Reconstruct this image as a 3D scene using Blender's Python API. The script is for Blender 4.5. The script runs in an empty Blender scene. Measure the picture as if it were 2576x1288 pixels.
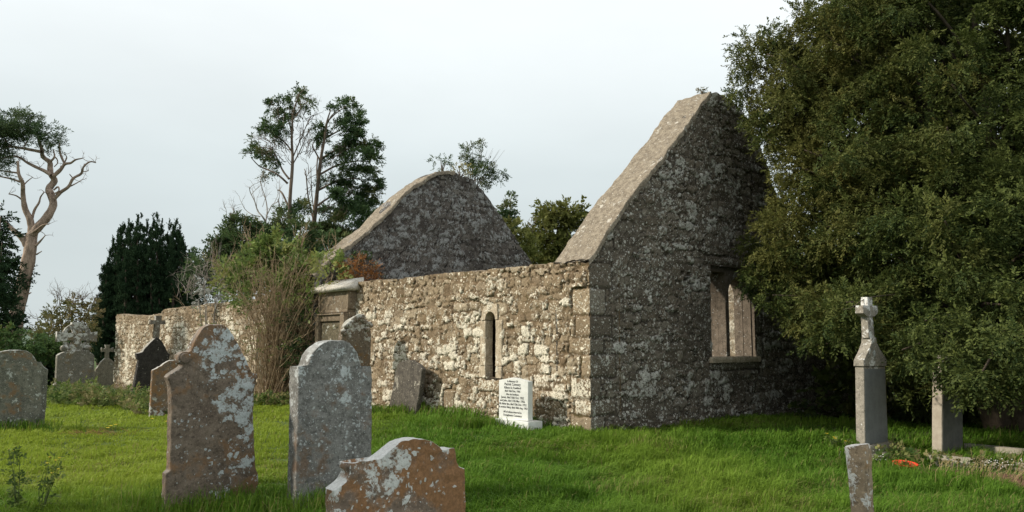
import bpy, bmesh, math, random
import numpy as np
from mathutils import Vector, Matrix
C = bpy.context.scene.collection
PI = math.pi
rng = np.random.default_rng(7)
random.seed(7)

# ------------------------------------------------------------------ camera geometry
FP, EYE, KD = 804.0, 1.6, 2576 / 1024.0
PITCH = math.atan(88 / 804.0)
CP, SP = math.cos(PITCH), math.sin(PITCH)
def ray(dx, dy):
    u = (dx / KD - 512) / FP; v = (256 - dy / KD) / FP
    return (u, CP - SP * v, SP + CP * v)
def at(dx, dy, Y):
    r = ray(dx, dy); k = Y / r[1]
    return np.array([r[0] * k, Y, EYE + r[2] * k])
def ground_at(dx, dy, z=0):
    r = ray(dx, dy); k = (z - EYE) / r[2]
    return (r[0] * k, r[1] * k, z)
def mpp(Y): return Y / FP / KD          # metres per photo pixel at depth Y
TH = math.radians(40.6)
TT = np.array([math.cos(TH), math.sin(TH)]); SS = np.array([-TT[1], TT[0]])
OO = np.array([1.4, 14.5])
def to_church(x, y):
    dx, dy = x - OO[0], y - OO[1]
    return dx * TT[0] + dy * TT[1], dx * SS[0] + dy * SS[1]
def from_church(t, s): return OO + t * TT + s * SS
def on_plane(px, py, base, ang):
    """photo point -> (along, height) on the upright plane through base facing ang"""
    u = (math.cos(ang), math.sin(ang)); n = (-u[1], u[0])
    r = ray(px, py)
    k = (base[0] * n[0] + base[1] * n[1]) / (r[0] * n[0] + r[1] * n[1])
    return ((r[0] * k - base[0]) * u[0] + (r[1] * k - base[1]) * u[1], EYE + r[2] * k)

# ------------------------------------------------------------------ noise (numpy)
def _h(i, j, k, seed):
    n = (i * 374761393 + j * 668265263 + k * 2147483647 + seed * 974634) & 0xFFFFFFFF
    n = ((n ^ (n >> 13)) * 1274126177) & 0xFFFFFFFF
    n = ((n ^ (n >> 16)) * 2246822519) & 0xFFFFFFFF
    return ((n ^ (n >> 15)) & 0xFFFFFF) / float(0xFFFFFF)
def vn(x, y, z=None, seed=0):
    x = np.asarray(x, float); y = np.asarray(y, float)
    z = np.zeros_like(x) if z is None else np.asarray(z, float)
    i, j, k = [np.floor(a).astype(np.int64) for a in (x, y, z)]
    fx, fy, fz = x - i, y - j, z - k
    fx, fy, fz = [f * f * (3 - 2 * f) for f in (fx, fy, fz)]
    r = 0
    for a in (0, 1):
        for b in (0, 1):
            for c in (0, 1):
                w = (fx if a else 1 - fx) * (fy if b else 1 - fy) * (fz if c else 1 - fz)
                r = r + w * _h(i + a, j + b, k + c, seed)
    return r * 2 - 1
def fbm(x, y, z=None, seed=0, oct=4):
    r, a = 0, 0.5
    z = np.zeros_like(np.asarray(x, float)) if z is None else z
    for o in range(oct):
        r = r + a * vn(x * 2 ** o, y * 2 ** o, z * 2 ** o, seed + o * 17); a *= .5
    return r
def sst(a, b, x):
    t = np.clip((x - a) / (b - a), 0, 1); return t * t * (3 - 2 * t)
def ground_z(x, y):
    x = np.asarray(x, float); y = np.asarray(y, float)
    t, s = to_church(x, y)
    z = -.42 * sst(14, 28, s) - .30 * sst(4.5, 10, t) * sst(-6, -1, s)
    z = z + .05 * vn(x * .35, y * .35, seed=3) * sst(4, 9, y) + .025 * vn(x * 1.3, y * 1.3, seed=5)
    return z

# ------------------------------------------------------------------ scene helpers
def tag(o, label=None, cat=None, group=None, kind=None):
    if label: o['label'] = label
    if cat: o['category'] = cat
    if group: o['group'] = group
    if kind: o['kind'] = kind
    return o
def thing(name, label, cat, loc=(0, 0, 0), rotz=0.0, group=None):
    o = bpy.data.objects.new(name, None); C.objects.link(o)
    o.location = loc; o.rotation_euler = (0, 0, rotz); o.empty_display_size = .3
    return tag(o, label, cat, group)
def mesh_obj(name, V, Fs, mat, parent=None, col=None, smooth=False, world=False, sharp=None, label=None):
    """Fs: list of (n,3) / (n,4) int arrays.  world=True: V given in world space, parent at translation/rotz"""
    V = np.asarray(V, dtype=np.float64).reshape(-1, 3)
    if world and parent is not None:
        p = parent
        while p.parent: p = p.parent
        V = V - np.array(p.location)
        a = -p.rotation_euler.z
        if a:
            V = np.stack([V[:, 0] * math.cos(a) - V[:, 1] * math.sin(a), V[:, 0] * math.sin(a) + V[:, 1] * math.cos(a), V[:, 2]], 1)
    me = bpy.data.meshes.new(name)
    if not isinstance(Fs, (list, tuple)): Fs = [Fs]
    Fs = [np.asarray(f, dtype=np.int32) for f in Fs if len(f)]
    loops = np.concatenate([f.ravel() for f in Fs])
    tot = np.concatenate([np.full(len(f), f.shape[1], np.int32) for f in Fs])
    start = np.concatenate([[0], np.cumsum(tot)[:-1]]).astype(np.int32)
    me.vertices.add(len(V)); me.vertices.foreach_set('co', V.astype(np.float32).ravel())
    me.loops.add(len(loops)); me.loops.foreach_set('vertex_index', loops)
    me.polygons.add(len(tot)); me.polygons.foreach_set('loop_start', start)
    me.polygons.foreach_set('loop_total', tot)
    me.update(calc_edges=True)
    if col is not None:
        at_ = me.attributes.new('tint', 'FLOAT_COLOR', 'POINT')
        c = np.ones((len(V), 4), np.float32); col = np.asarray(col); c[:, :col.shape[1]] = col
        at_.data.foreach_set('color', c.ravel())
    if smooth:
        me.polygons.foreach_set('use_smooth', np.ones(len(tot), bool))
        if sharp: me.set_sharp_from_angle(angle=math.radians(sharp))
    me.materials.append(mat)
    o = bpy.data.objects.new(name, me); C.objects.link(o)
    if parent: o.parent = parent
    if label: o['label'] = label
    return o
class MB:
    """collects vertices / faces for ONE mesh"""
    def __init__(s): s.V, s.Q, s.T, s.C, s.n = [], [], [], [], 0
    def add(s, V, Q=None, T=None, col=None):
        V = np.asarray(V, float).reshape(-1, 3)
        if Q is not None and len(Q): s.Q.append(np.asarray(Q, int) + s.n)
        if T is not None and len(T): s.T.append(np.asarray(T, int) + s.n)
        c = np.zeros((len(V), 4))
        if col is not None: col = np.asarray(col, float); c[:, :col.shape[-1]] = col
        s.C.append(c)
        s.V.append(V); s.n += len(V)
    def grid(s, P, col=None, flip=False):
        """P (R,N,3)"""
        R, N = P.shape[:2]
        i = np.arange(R * N).reshape(R, N)
        q = np.stack([i[:-1, :-1], i[:-1, 1:], i[1:, 1:], i[1:, :-1]], -1).reshape(-1, 4)
        if flip: q = q[:, ::-1]
        s.add(P.reshape(-1, 3), q, col=col)
    def box(s, x0, x1, y0, y1, z0, z1, bev=0.0, top=None, col=None):
        """box with small chamfers; top=(dx,dy) shrinks the top"""
        b = min(bev, (x1 - x0) * .3, (y1 - y0) * .3, (z1 - z0) * .3)
        bm = bmesh.new(); bmesh.ops.create_cube(bm, size=1)
        for v in bm.verts:
            t = v.co.z > 0; dx, dy = (top if (top and t) else (0, 0))
            v.co = ((x0 + dx if v.co.x < 0 else x1 - dx), (y0 + dy if v.co.y < 0 else y1 - dy), (z1 if t else z0))
        if b > 0: bmesh.ops.bevel(bm, geom=bm.edges[:], offset=b, segments=2, affect='EDGES', profile=.6)
        s.from_bm(bm, col)
    def from_bm(s, bm, col=None, M=None):
        bmesh.ops.triangulate(bm, faces=bm.faces[:]); bm.verts.index_update()
        V = [(M @ v.co if M else v.co)[:] for v in bm.verts]
        s.add(V, T=[[v.index for v in f.verts] for f in bm.faces], col=col); bm.free()
    def tube(s, pts, rad, sides=7, cap=True, col=None):
        P = np.asarray(pts, float); n = len(P); rad = np.broadcast_to(np.asarray(rad, float), (n,))
        tg = np.gradient(P, axis=0); tg /= np.linalg.norm(tg, axis=1, keepdims=True) + 1e-9
        ref = np.array([.31, .87, .2]) if abs(tg[:, 2]).mean() > .7 else np.array([.1, .2, 1.])
        b = np.cross(tg, ref); b /= np.linalg.norm(b, axis=1, keepdims=True) + 1e-9
        c = np.cross(tg, b)
        a = np.arange(sides) * 2 * PI / sides
        R = P[:, None] + rad[:, None, None] * (np.cos(a)[None, :, None] * b[:, None] + np.sin(a)[None, :, None] * c[:, None])
        i = np.arange(n * sides).reshape(n, sides); j = np.roll(i, -1, 1)
        q = np.stack([i[:-1], j[:-1], j[1:], i[1:]], -1).reshape(-1, 4)
        V = R.reshape(-1, 3); T = None
        if cap:
            V = np.vstack([V, P[-1:]]); k = n * sides
            T = np.stack([i[-1], j[-1], np.full(sides, k)], -1)
        s.add(V, q, T, col)
    def build(s, name, mat, parent=None, **kw):
        V = np.vstack(s.V); F = []
        if s.Q: F.append(np.vstack(s.Q))
        if s.T: F.append(np.vstack(s.T))
        return mesh_obj(name, V, F, mat, parent, col=np.vstack(s.C), **kw)
def smooth_line(pts, rad, sub=4):
    """Catmull-Rom through pts"""
    P = np.asarray(pts, float); n = len(P); rad = np.asarray(rad, float)
    if n < 3:
        t = np.linspace(0, 1, sub + 1)[:, None]; return P[0] + (P[1] - P[0]) * t, rad[0] + (rad[-1] - rad[0]) * t[:, 0]
    E = np.vstack([2 * P[0] - P[1], P, 2 * P[-1] - P[-2]]); out, ro = [], []
    for i in range(n - 1):
        p0, p1, p2, p3 = E[i:i + 4]
        for t in np.arange(sub) / sub:
            out.append(.5 * (2 * p1 + (p2 - p0) * t + (2 * p0 - 5 * p1 + 4 * p2 - p3) * t * t + (3 * p1 - p0 - 3 * p2 + p3) * t ** 3))
            ro.append(rad[i] + (rad[i + 1] - rad[i]) * t)
    out.append(P[-1]); ro.append(rad[-1])
    return np.array(out), np.array(ro)

# ------------------------------------------------------------------ node materials
class NG:
    def __init__(s, name):
        s.m = bpy.data.materials.new(name); s.m.use_nodes = True
        s.t = s.m.node_tree; s.N = s.t.nodes; s.L = s.t.links
        s.b = s.N['Principled BSDF']; s.out = s.N['Material Output']
        s.b.inputs['Specular IOR Level'].default_value = .25
    def new(s, ty, **kw):
        n = s.N.new(ty)
        for k, v in kw.items(): setattr(n, k, v)
        return n
    def put(s, sock, v):
        if hasattr(v, 'is_output'): s.L.new(v, sock)
        elif v is not None:
            if isinstance(v, (tuple, list)) and len(v) == 3 and sock.type == 'RGBA': v = (*v, 1)
            sock.default_value = v
    def coord(s, off=0.0, scale=(1, 1, 1)):
        tc = s.new('ShaderNodeTexCoord'); mp = s.new('ShaderNodeMapping')
        mp.inputs['Location'].default_value = (off, off * 1.7, off * .6); mp.inputs['Scale'].default_value = scale
        s.L.new(tc.outputs['Object'], mp.inputs['Vector']); return mp.outputs[0]
    def noise(s, vec, scale, detail=4, rough=.55, dist=0.0):
        n = s.new('ShaderNodeTexNoise'); s.L.new(vec, n.inputs['Vector'])
        n.inputs['Scale'].default_value = scale; n.inputs['Detail'].default_value = detail
        n.inputs['Roughness'].default_value = rough; n.inputs['Distortion'].default_value = dist
        return n.outputs['Fac']
    def warp(s, vec, scale, amt):
        n = s.new('ShaderNodeTexNoise'); s.L.new(vec, n.inputs['Vector']); n.inputs['Scale'].default_value = scale
        v = s.new('ShaderNodeVectorMath', operation='MULTIPLY_ADD')
        s.L.new(n.outputs['Color'], v.inputs[0]); v.inputs[1].default_value = (amt,) * 3; s.L.new(vec, v.inputs[2]); return v.outputs[0]
    def vor(s, vec, scale, feature='F1', out='Distance', rnd=1.0):
        n = s.new('ShaderNodeTexVoronoi', feature=feature); s.L.new(vec, n.inputs['Vector'])
        n.inputs['Scale'].default_value = scale; n.inputs['Randomness'].default_value = rnd
        return n.outputs['Distance'], n.outputs['Color']
    def op(s, o, a, b=None, c=None, clamp=False):
        n = s.new('ShaderNodeMath', operation=o, use_clamp=clamp); s.put(n.inputs[0], a)
        if b is not None: s.put(n.inputs[1], b)
        if c is not None: s.put(n.inputs[2], c)
        return n.outputs[0]
    def step(s, x, a, b):
        n = s.new('ShaderNodeMapRange', interpolation_type='SMOOTHSTEP'); s.put(n.inputs[0], x)
        n.inputs[1].default_value = a; n.inputs[2].default_value = b; return n.outputs[0]
    def ramp(s, f, stops, interp='LINEAR'):
        n = s.new('ShaderNodeValToRGB'); e = n.color_ramp.elements; n.color_ramp.interpolation = interp
        while len(e) < len(stops): e.new(.5)
        for q, (p, c) in zip(e, stops): q.position = p; q.color = (*c, 1)
        s.put(n.inputs[0], f); return n.outputs[0]
    def mix(s, f, a, b, mode='MIX'):
        n = s.new('ShaderNodeMix', data_type='RGBA', blend_type=mode)
        s.put(n.inputs[0], f); s.put(n.inputs[6], a); s.put(n.inputs[7], b); return n.outputs[2]
    def sep(s, c):
        n = s.new('ShaderNodeSeparateColor'); s.put(n.inputs[0], c); return n.outputs
    def attr(s):
        n = s.new('ShaderNodeAttribute', attribute_name='tint'); o = s.sep(n.outputs['Color']); return [o[0], o[1], o[2], n.outputs['Alpha']]
    def pos(s):
        n = s.new('ShaderNodeTexCoord'); q = s.new('ShaderNodeSeparateXYZ'); s.L.new(n.outputs['Object'], q.inputs[0]); return q.outputs
    def normal_up(s):
        n = s.new('ShaderNodeNewGeometry'); q = s.new('ShaderNodeSeparateXYZ'); s.L.new(n.outputs['Normal'], q.inputs[0]); return q.outputs[2]
    def bump(s, h, strength=.4, dist=.01):
        n = s.new('ShaderNodeBump'); s.put(n.inputs['Height'], h); n.inputs['Strength'].default_value = strength
        n.inputs['Distance'].default_value = dist; s.L.new(n.outputs[0], s.b.inputs['Normal'])
    def done(s, col, rough=.9):
        s.put(s.b.inputs['Base Color'], col); s.put(s.b.inputs['Roughness'], rough); return s.m

def mat_rubble(name, stones, mortar, lich, lich_amt, spots_amt, moss=0.0, band=None, off=0.0, dirt_shade=(.05, .042, .032), patch=.5, spot_col=None, lsc=13., stone_pref=.2):
    g = NG(name); v = g.coord(off); a = g.attr()
    fine = g.noise(v, 38, 5, .65); med = g.noise(v, 7, 5, .6); big = g.noise(v, 1.1, 4, .55)
    n = len(stones)
    sc = g.ramp(a[0], [(i / (n - 1), c) for i, c in enumerate(stones)])
    sc = g.mix(g.step(fine, .35, .75), g.mix(.45, sc, dirt_shade), sc)
    mo = g.mix(g.step(med, .3, .7), [q * .62 for q in mortar], mortar)
    mo = g.mix(g.step(fine, .52, .7), mo, [q * .55 for q in mortar])
    col = g.mix(a[1], mo, sc)
    # dark weathering over broad areas
    col = g.mix(g.op('MULTIPLY', g.step(big, .5, .75), .45), col, dirt_shade)
    # lichen crusts: ragged patches mostly sitting on the stones
    w = g.warp(v, 16, .05)
    ln = g.noise(w, lsc, 4, .64); lb = g.noise(v, 1.5, 3, .5)
    lm = g.op('ADD', ln, g.op('MULTIPLY', g.op('SUBTRACT', lb, .5), patch))
    lm = g.op('ADD', lm, g.op('MULTIPLY', g.op('SUBTRACT', a[2], .5), stone_pref))
    if band:
        z = g.pos()[2]; bm_ = g.step(g.op('ADD', z, g.op('MULTIPLY', g.op('SUBTRACT', med, .5), .5)), band[0], band[1])
        lm = g.op('SUBTRACT', lm, g.op('MULTIPLY', bm_, .16))
    m1 = g.op('MULTIPLY', g.step(lm, .63 - lich_amt * .22, .655 - lich_amt * .22), g.op('ADD', .35, g.op('MULTIPLY', a[1], .65)))
    col = g.mix(m1, col, g.mix(g.step(g.noise(v, 55, 3, .6), .35, .65), [q * .62 for q in lich], lich))
    # small round spots, two sizes
    for (sc_, k0) in ((11, -.12), (18, 0.), (31, .05)):
        d, c = g.vor(w, sc_); cr = g.sep(c)
        sm = g.op('MULTIPLY', g.op('LESS_THAN', d, g.op('MULTIPLY', cr[0], .40)), g.op('GREATER_THAN', g.op('ADD', cr[1], g.op('MULTIPLY', g.op('SUBTRACT', lb, .5), 1.3)), 1 - spots_amt - k0))
        col = g.mix(g.op('MULTIPLY', sm, .85), col, spot_col or lich)
    col = g.mix(g.op('MULTIPLY', g.step(g.noise(v, 24, 5, .7), .47, .36), .75), col, [q * .6 for q in dirt_shade])
    col = g.mix(g.op('MULTIPLY', a[3], .85), col, [q * .4 for q in dirt_shade])  # joint edges darkened: dirt, and crevice shade painted into the colour
    if moss:
        ms = g.step(g.op('ADD', g.noise(v, 3.2, 5, .65), g.op('MULTIPLY', g.op('SUBTRACT', .5, a[1]), .18)), .60, .70)
        col = g.mix(g.op('MULTIPLY', ms, moss), col, g.mix(fine, (.035, .032, .010), (.11, .085, .03)))
    g.bump(g.op('ADD', g.op('MULTIPLY', fine, .6), g.op('ADD', med, g.op('MULTIPLY', m1, .15))), .9, .03)
    return g.done(col, .93)

def mat_head(name, base, dark, orange=None, o_amt=0., white=(.62, .65, .63), w_amt=.3, w_scale=7., w_dir=(0, 0), off=0., top_white=0., rough_amt=.5, speck=.3, streak=.35):
    g = NG(name); v = g.coord(off); p = g.pos()
    fine = g.noise(v, 60, 5, .7); med = g.noise(v, 9, 5, .62); big = g.noise(v, 2.0, 4, .55)
    vs = g.coord(off + 3, (5, 5, .55)); st = g.noise(vs, 1.6, 4, .6)
    col = g.mix(g.step(med, .3, .72), dark, base)
    col = g.mix(g.op('MULTIPLY', g.step(st, .5, .72), streak), col, [q * .45 for q in dark])
    col = g.mix(g.step(fine, .52, .7), col, [min(1, q * 1.55) for q in base]); col = g.mix(g.op('MULTIPLY', g.step(g.noise(v, 26, 5, .7), .50, .34), .75), col, [q * .5 for q in dark])
    if orange:
        om = g.step(g.op('ADD', big, g.op('MULTIPLY', g.op('SUBTRACT', med, .5), .8)), .60 - o_amt * .3, .78 - o_amt * .3)
        col = g.mix(g.op('MULTIPLY', om, .92), col, g.mix(g.step(fine, .3, .7), [q * .6 for q in orange], orange))
    # rosettes of pale lichen
    w = g.warp(v, 9, .09); w = g.warp(w, 30, .03)
    reg = g.noise(v, 2.6, 2, .5)
    reg = g.op('ADD', reg, g.op('ADD', g.op('MULTIPLY', p[0], w_dir[0]), g.op('MULTIPLY', g.op('SUBTRACT', p[2], .8), w_dir[1])))
    d, c = g.vor(w, w_scale); cr = g.sep(c)
    r1 = g.op('LESS_THAN', d, g.op('MULTIPLY_ADD', cr[1], .38, .12))
    k1 = g.op('GREATER_THAN', g.op('ADD', reg, g.op('MULTIPLY', g.op('SUBTRACT', cr[0], .5), .30)), .74 - w_amt * .36)
    d2, c2 = g.vor(w, w_scale * 3.1); cr2 = g.sep(c2)
    r2 = g.op('LESS_THAN', d2, g.op('MULTIPLY', cr2[1], .45))
    k2 = g.op('GREATER_THAN', g.op('ADD', cr2[0], g.op('SUBTRACT', reg, .5)), 1 - speck)
    wm = g.op('MAXIMUM', g.op('MULTIPLY', r1, k1), g.op('MULTIPLY', g.op('MULTIPLY', r2, k2), .8))
    bl = g.op('ADD', g.noise(w, 7.5, 6, .70), g.op('MULTIPLY', g.op('SUBTRACT', reg, .5), .75))
    wm = g.op('MAXIMUM', wm, g.step(bl, .70 - w_amt * .24, .74 - w_amt * .24))
    wm = g.op('MULTIPLY', wm, g.step(g.noise(v, 12, 5, .7), .38, .48)); wm = g.op('MULTIPLY', wm, g.step(g.noise(v, 34, 5, .65), .33, .47))
    if top_white:
        tw = g.op('MULTIPLY', g.step(g.op('ADD', g.normal_up(), g.op('MULTIPLY', g.op('SUBTRACT', med, .5), .8)), .35, .6), top_white)
        wm = g.op('MAXIMUM', wm, tw)
    col = g.mix(wm, col, g.mix(g.step(fine, .3, .7), [q * .7 for q in white], white))
    g.bump(g.op('ADD', g.op('MULTIPLY', fine, .5), g.op('ADD', med, g.op('MULTIPLY', wm, .35))), rough_amt, .012)
    return g.done(col, .92)

def mat_plain(name, c0, c1, scale=12., rough=.85, bump=.3, off=0., sc=(1, 1, 1), dist=.01):
    g = NG(name); v = g.coord(off, sc); n = g.noise(v, scale, 6, .62); f = g.noise(v, scale * 5, 4, .6)
    col = g.mix(g.step(g.op('ADD', n, g.op('MULTIPLY', g.op('SUBTRACT', f, .5), .4)), .3, .7), c0, c1)
    g.bump(g.op('ADD', n, g.op('MULTIPLY', f, .4)), bump, dist); return g.done(col, rough)

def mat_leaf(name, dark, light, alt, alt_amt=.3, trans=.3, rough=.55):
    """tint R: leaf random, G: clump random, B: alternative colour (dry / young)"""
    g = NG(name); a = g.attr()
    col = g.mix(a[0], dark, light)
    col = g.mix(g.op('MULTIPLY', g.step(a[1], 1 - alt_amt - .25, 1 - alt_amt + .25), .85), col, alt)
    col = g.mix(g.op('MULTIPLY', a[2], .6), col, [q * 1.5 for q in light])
    g.b.inputs['Specular IOR Level'].default_value = .10; g.done(col, rough)
    tr = g.new('ShaderNodeBsdfTranslucent'); g.put(tr.inputs[0], col)
    mx = g.new('ShaderNodeMixShader'); mx.inputs[0].default_value = trans
    g.L.new(g.b.outputs[0], mx.inputs[1]); g.L.new(tr.outputs[0], mx.inputs[2]); g.L.new(mx.outputs[0], g.out.inputs[0])
    return g.m

# ------------------------------------------------------------------ rubble masonry (real relief)
def rubble_field(u, v, umax, vmax, seed, course=.19, wmean=.30, rects=(), smear=.35, relief=1.0):
    """u,v (NU,NV) metres -> displacement, colour(R stone random, G stone mask, B random2)"""
    r = np.random.default_rng(seed); sx, sz, sw, sh = [], [], [], []
    z = -.15
    while z < vmax + .3:
        h = course * r.uniform(.55, 1.5); x = -.5 + r.uniform(0, .3)
        while x < umax + .5:
            w = wmean * r.choice([.45, .7, 1., 1.3, 1.75]) * r.uniform(.8, 1.2)
            hh = h * r.uniform(.7, 1.2)
            sx.append(x + w / 2); sz.append(z + h / 2 + r.normal(0, .14 * h)); sw.append(w * .5); sh.append(hh * .5)
            if r.random() < .3:                                   # packing stones
                sx.append(x + w); sz.append(z + r.uniform(0, h)); sw.append(.06 * r.uniform(.6, 1.3)); sh.append(.045 * r.uniform(.6, 1.3))
            x += w
        z += h
    sx, sz, sw, sh = map(np.array, (sx, sz, sw, sh)); rid = r.random(len(sx)); rid2 = r.random(len(sx))
    uu = u + .055 * fbm(u * 3.5, v * 3.5, seed=seed + 1) + .034 * vn(u * 11, v * 11, seed=seed + 9) + .014 * vn(u * 27, v * 27, seed=seed + 19)
    vv = v + .055 * fbm(u * 3.5, v * 3.5, seed=seed + 2) + .034 * vn(u * 11, v * 11, seed=seed + 8) + .014 * vn(u * 27, v * 27, seed=seed + 18)
    F1 = np.full(u.shape, 9.); F2 = np.full(u.shape, 9.); ID = np.zeros(u.shape, int)
    step = 12
    for i in range(0, u.shape[0], step):
        U = uu[i:i + step].ravel(); Vv = vv[i:i + step].ravel()
        k = np.where((sx > U.min() - 1) & (sx < U.max() + 1))[0]
        if not len(k): continue
        d = (np.abs((U[:, None] - sx[k]) / sw[k]) ** 2.6 + np.abs((Vv[:, None] - sz[k]) / sh[k]) ** 2.6) ** (1 / 2.6)
        o = np.argpartition(d, 1, axis=1)[:, :2]; dd = np.take_along_axis(d, o, 1)
        sw_ = dd[:, 0] > dd[:, 1]; dd = np.sort(dd, 1); first = np.where(sw_, o[:, 1], o[:, 0])
        sh_ = uu[i:i + step].shape
        F1[i:i + step] = dd[:, 0].reshape(sh_); F2[i:i + step] = dd[:, 1].reshape(sh_); ID[i:i + step] = k[first].reshape(sh_)
    edge = (F2 - F1); R1, R2 = rid[ID], rid2[ID]
    sm = sst(.0, .45, fbm(u * 1.3, v * 1.3, seed=seed + 4) + smear - .35 + .25 * vn(u * 7, v * 7, seed=seed + 5))
    body = sst(.05, .24, edge) * sst(1.35, .9, F1)
    body = body * (1 - .75 * sm * sst(.75, .2, R2))
    disp = body * (.016 + .034 * R2) * relief + .014 * fbm(u * 8, v * 8, seed=seed + 6) + .016 * body * fbm(u * 22, v * 22, seed=seed + 16, oct=2) + .018 * vn(u * 1.1, v * 1.1, seed=seed + 7)
    disp = disp + .022 * sm * (1 - body) * relief
    mask = body.copy(); crev = sst(.22, .05, edge) * (1 - .7 * sm) * sst(-.35, .2, vn(u * 2.3, v * 2.3, seed=seed + 21) + .5 * vn(u * 9, v * 9, seed=seed + 22))
    for (u0, u1, v0, v1, dd) in rects:
        wv = .02 * vn(u * 7, v * 7, seed=seed + 12) + .012 * vn(u * 19, v * 19, seed=seed + 13)
        de = np.minimum(np.minimum(u - u0, u1 - u), np.minimum(v - v0, v1 - v)) + wv
        ins = de > 0; rr = r.random(); r2 = r.random()
        prof = sst(0, .05, de)
        near = (de > -.02) & ~ins
        disp = np.where(ins, dd * prof + .004 * fbm(u * 14, v * 14, seed=seed + 6), disp); disp = np.where(near, 0.0, disp)
        mask = np.where(ins, prof, mask); mask = np.where(near, 0, mask); crev = np.where(ins, 0, crev); crev = np.where(near, .55, crev)
        R1 = np.where(ins, rr, R1); R2 = np.where(ins, .1 + .65 * r2, R2)
    return disp, np.stack([R1, mask, R2, crev], -1)

def wall_face(mb, us, hfun, org, ud, nd, nv, seed, holes=(), z0=-.6, rough_top=.03, pits=(), **kw):
    """relief face: along ud from org, outward nd; returns top edge points"""
    top = np.array([hfun(x) for x in us]) + rough_top * (vn(us * 4, us * 0 + 3.3, seed=seed + 30) + .7 * vn(us * 11, us * 0 + 1.3, seed=seed + 31))
    f = np.linspace(0, 1, nv)
    U = np.repeat(us[:, None], nv, 1); Vv = z0 + f[None] * (top[:, None] - z0)
    d, c = rubble_field(U, Vv, us.max(), top.max(), seed, **kw)
    for (a0, a1, b0, b1, dep) in pits: d = np.where((U > a0) & (U < a1) & (Vv > b0) & (Vv < b1), -dep, d)
    P = np.array([*org, 0.])[None, None] + U[..., None] * np.array([*ud, 0.]) + d[..., None] * np.array([*nd, 0.])
    P[..., 2] = Vv
    R, N = P.shape[:2]; i = np.arange(R * N).reshape(R, N)
    q = np.stack([i[:-1, :-1], i[1:, :-1], i[1:, 1:], i[:-1, 1:]], -1).reshape(-1, 4)
    if np.cross(np.array([*ud, 0]), np.array([0, 0, 1]))[:2] @ np.array(nd) < 0: q = q[:, ::-1]
    cu = (U[:-1, :-1] + U[1:, 1:]) / 2; cv = (Vv[:-1, :-1] + Vv[1:, 1:]) / 2
    keep = np.ones(cu.size, bool)
    for (a0, a1, b0, b1) in holes: keep &= ~((cu > a0) & (cu < a1) & (cv > b0) & (cv < b1)).ravel()
    mb.add(P.reshape(-1, 3), q[keep], col=c.reshape(-1, 4))
    return P[:, -1]
def top_strip(mb, E, nd, th, seed, n=7, lift=.02, col=(.5, .35, .5)):
    """wall top from edge points E going inwards (-nd) by th"""
    w = np.linspace(0, 1, n)
    P = E[:, None] - w[None, :, None] * th * np.array([*nd, 0.])
    e = np.minimum(w, 1 - w) * 2
    P[..., 2] += lift * e[None] + .03 * e[None] * fbm(P[..., 0] * 5, P[..., 1] * 5, seed=seed)
    c = np.zeros((*P.shape[:2], 3)); c[..., 0] = .5 + .5 * vn(P[..., 0] * 4, P[..., 1] * 4, seed=seed + 3); c[..., 1] = sst(-.2, .3, vn(P[..., 0] * 5, P[..., 1] * 5, seed=seed + 4)); c[..., 2] = .6
    mb.grid(P, c.reshape(-1, 3)); return P[:, -1]

# ------------------------------------------------------------------ headstone slabs
def slab(mb, L, Rr, th, step=.022, bev=.012, rough=.006, seed=0, y0=0.0, tilt=0.0, taper=0.0):
    """L, Rr: chains of (x,z) from top to bottom.  Front at y=y0, back at y0+th"""
    L = np.asarray(L, float); Rr = np.asarray(Rr, float); rows = []
    for i in range(len(L) - 1):
        n = max(1, int(math.ceil(max(np.linalg.norm(L[i + 1] - L[i]), np.linalg.norm(Rr[i + 1] - Rr[i])) / step)))
        for k in range(n): rows.append((L[i] + (L[i + 1] - L[i]) * k / n, Rr[i] + (Rr[i + 1] - Rr[i]) * k / n))
    rows.append((L[-1], Rr[-1]))
    wmax = max(np.linalg.norm(b - a) for a, b in rows)
    nu = max(5, int(wmax / step))
    b_ = min(.18, bev / max(wmax, .01)); f = np.concatenate([[0, b_ * .5, b_], np.linspace(b_, 1 - b_, nu)[1:-1], [1 - b_, 1 - b_ * .5, 1]])
    A = np.array([r[0] for r in rows]); B = np.array([r[1] for r in rows])
    X = A[:, None, 0] + f[None] * (B - A)[:, None, 0]; Z = A[:, None, 1] + f[None] * (B - A)[:, None, 1]
    nr, nc = X.shape
    inset = np.zeros_like(X); inset[:, 0] = inset[:, -1] = bev; inset[:, 1] = inset[:, -2] = bev * .3; inset[0] = bev; inset[1] = np.maximum(inset[1], bev * .35)
    def layer(y, sgn):
        Y = y0 + y + sgn * inset + tilt * Z
        return np.stack([X, Y, Z], -1)
    F = layer(0, 1); Bk = layer(th, -1)
    mb_ = MB(); mb_.grid(F); mb_.grid(Bk, flip=True)
    idx = np.arange(nr * nc).reshape(nr, nc); loop = np.concatenate([idx[:, 0][::-1], idx[0, 1:], idx[1:, -1]])
    fl = F.reshape(-1, 3)[loop]; bl = Bk.reshape(-1, 3)[loop]
    w = np.linspace(0, 1, 5)[:, None, None]; side = fl[None] * (1 - w) + bl[None] * w
    mb_.grid(side)
    V = np.vstack(mb_.V)
    n = np.stack([fbm(V[:, 0] * 6 + 3, V[:, 1] * 6, V[:, 2] * 6, seed + k) + .5 * vn(V[:, 0] * 25, V[:, 1] * 25, V[:, 2] * 25, seed + k + 5) for k in range(3)], -1)
    mb.add(V + rough * n, np.vstack(mb_.Q))
def traced(base, ang, L, R):
    f = lambda p: on_plane(p[0], p[1], base, ang)
    return [f(p) for p in L], [f(p) for p in R]
def rows_(rows): return [(a, y) for y, a, b in rows], [(b, y) for y, a, b in rows]
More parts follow.
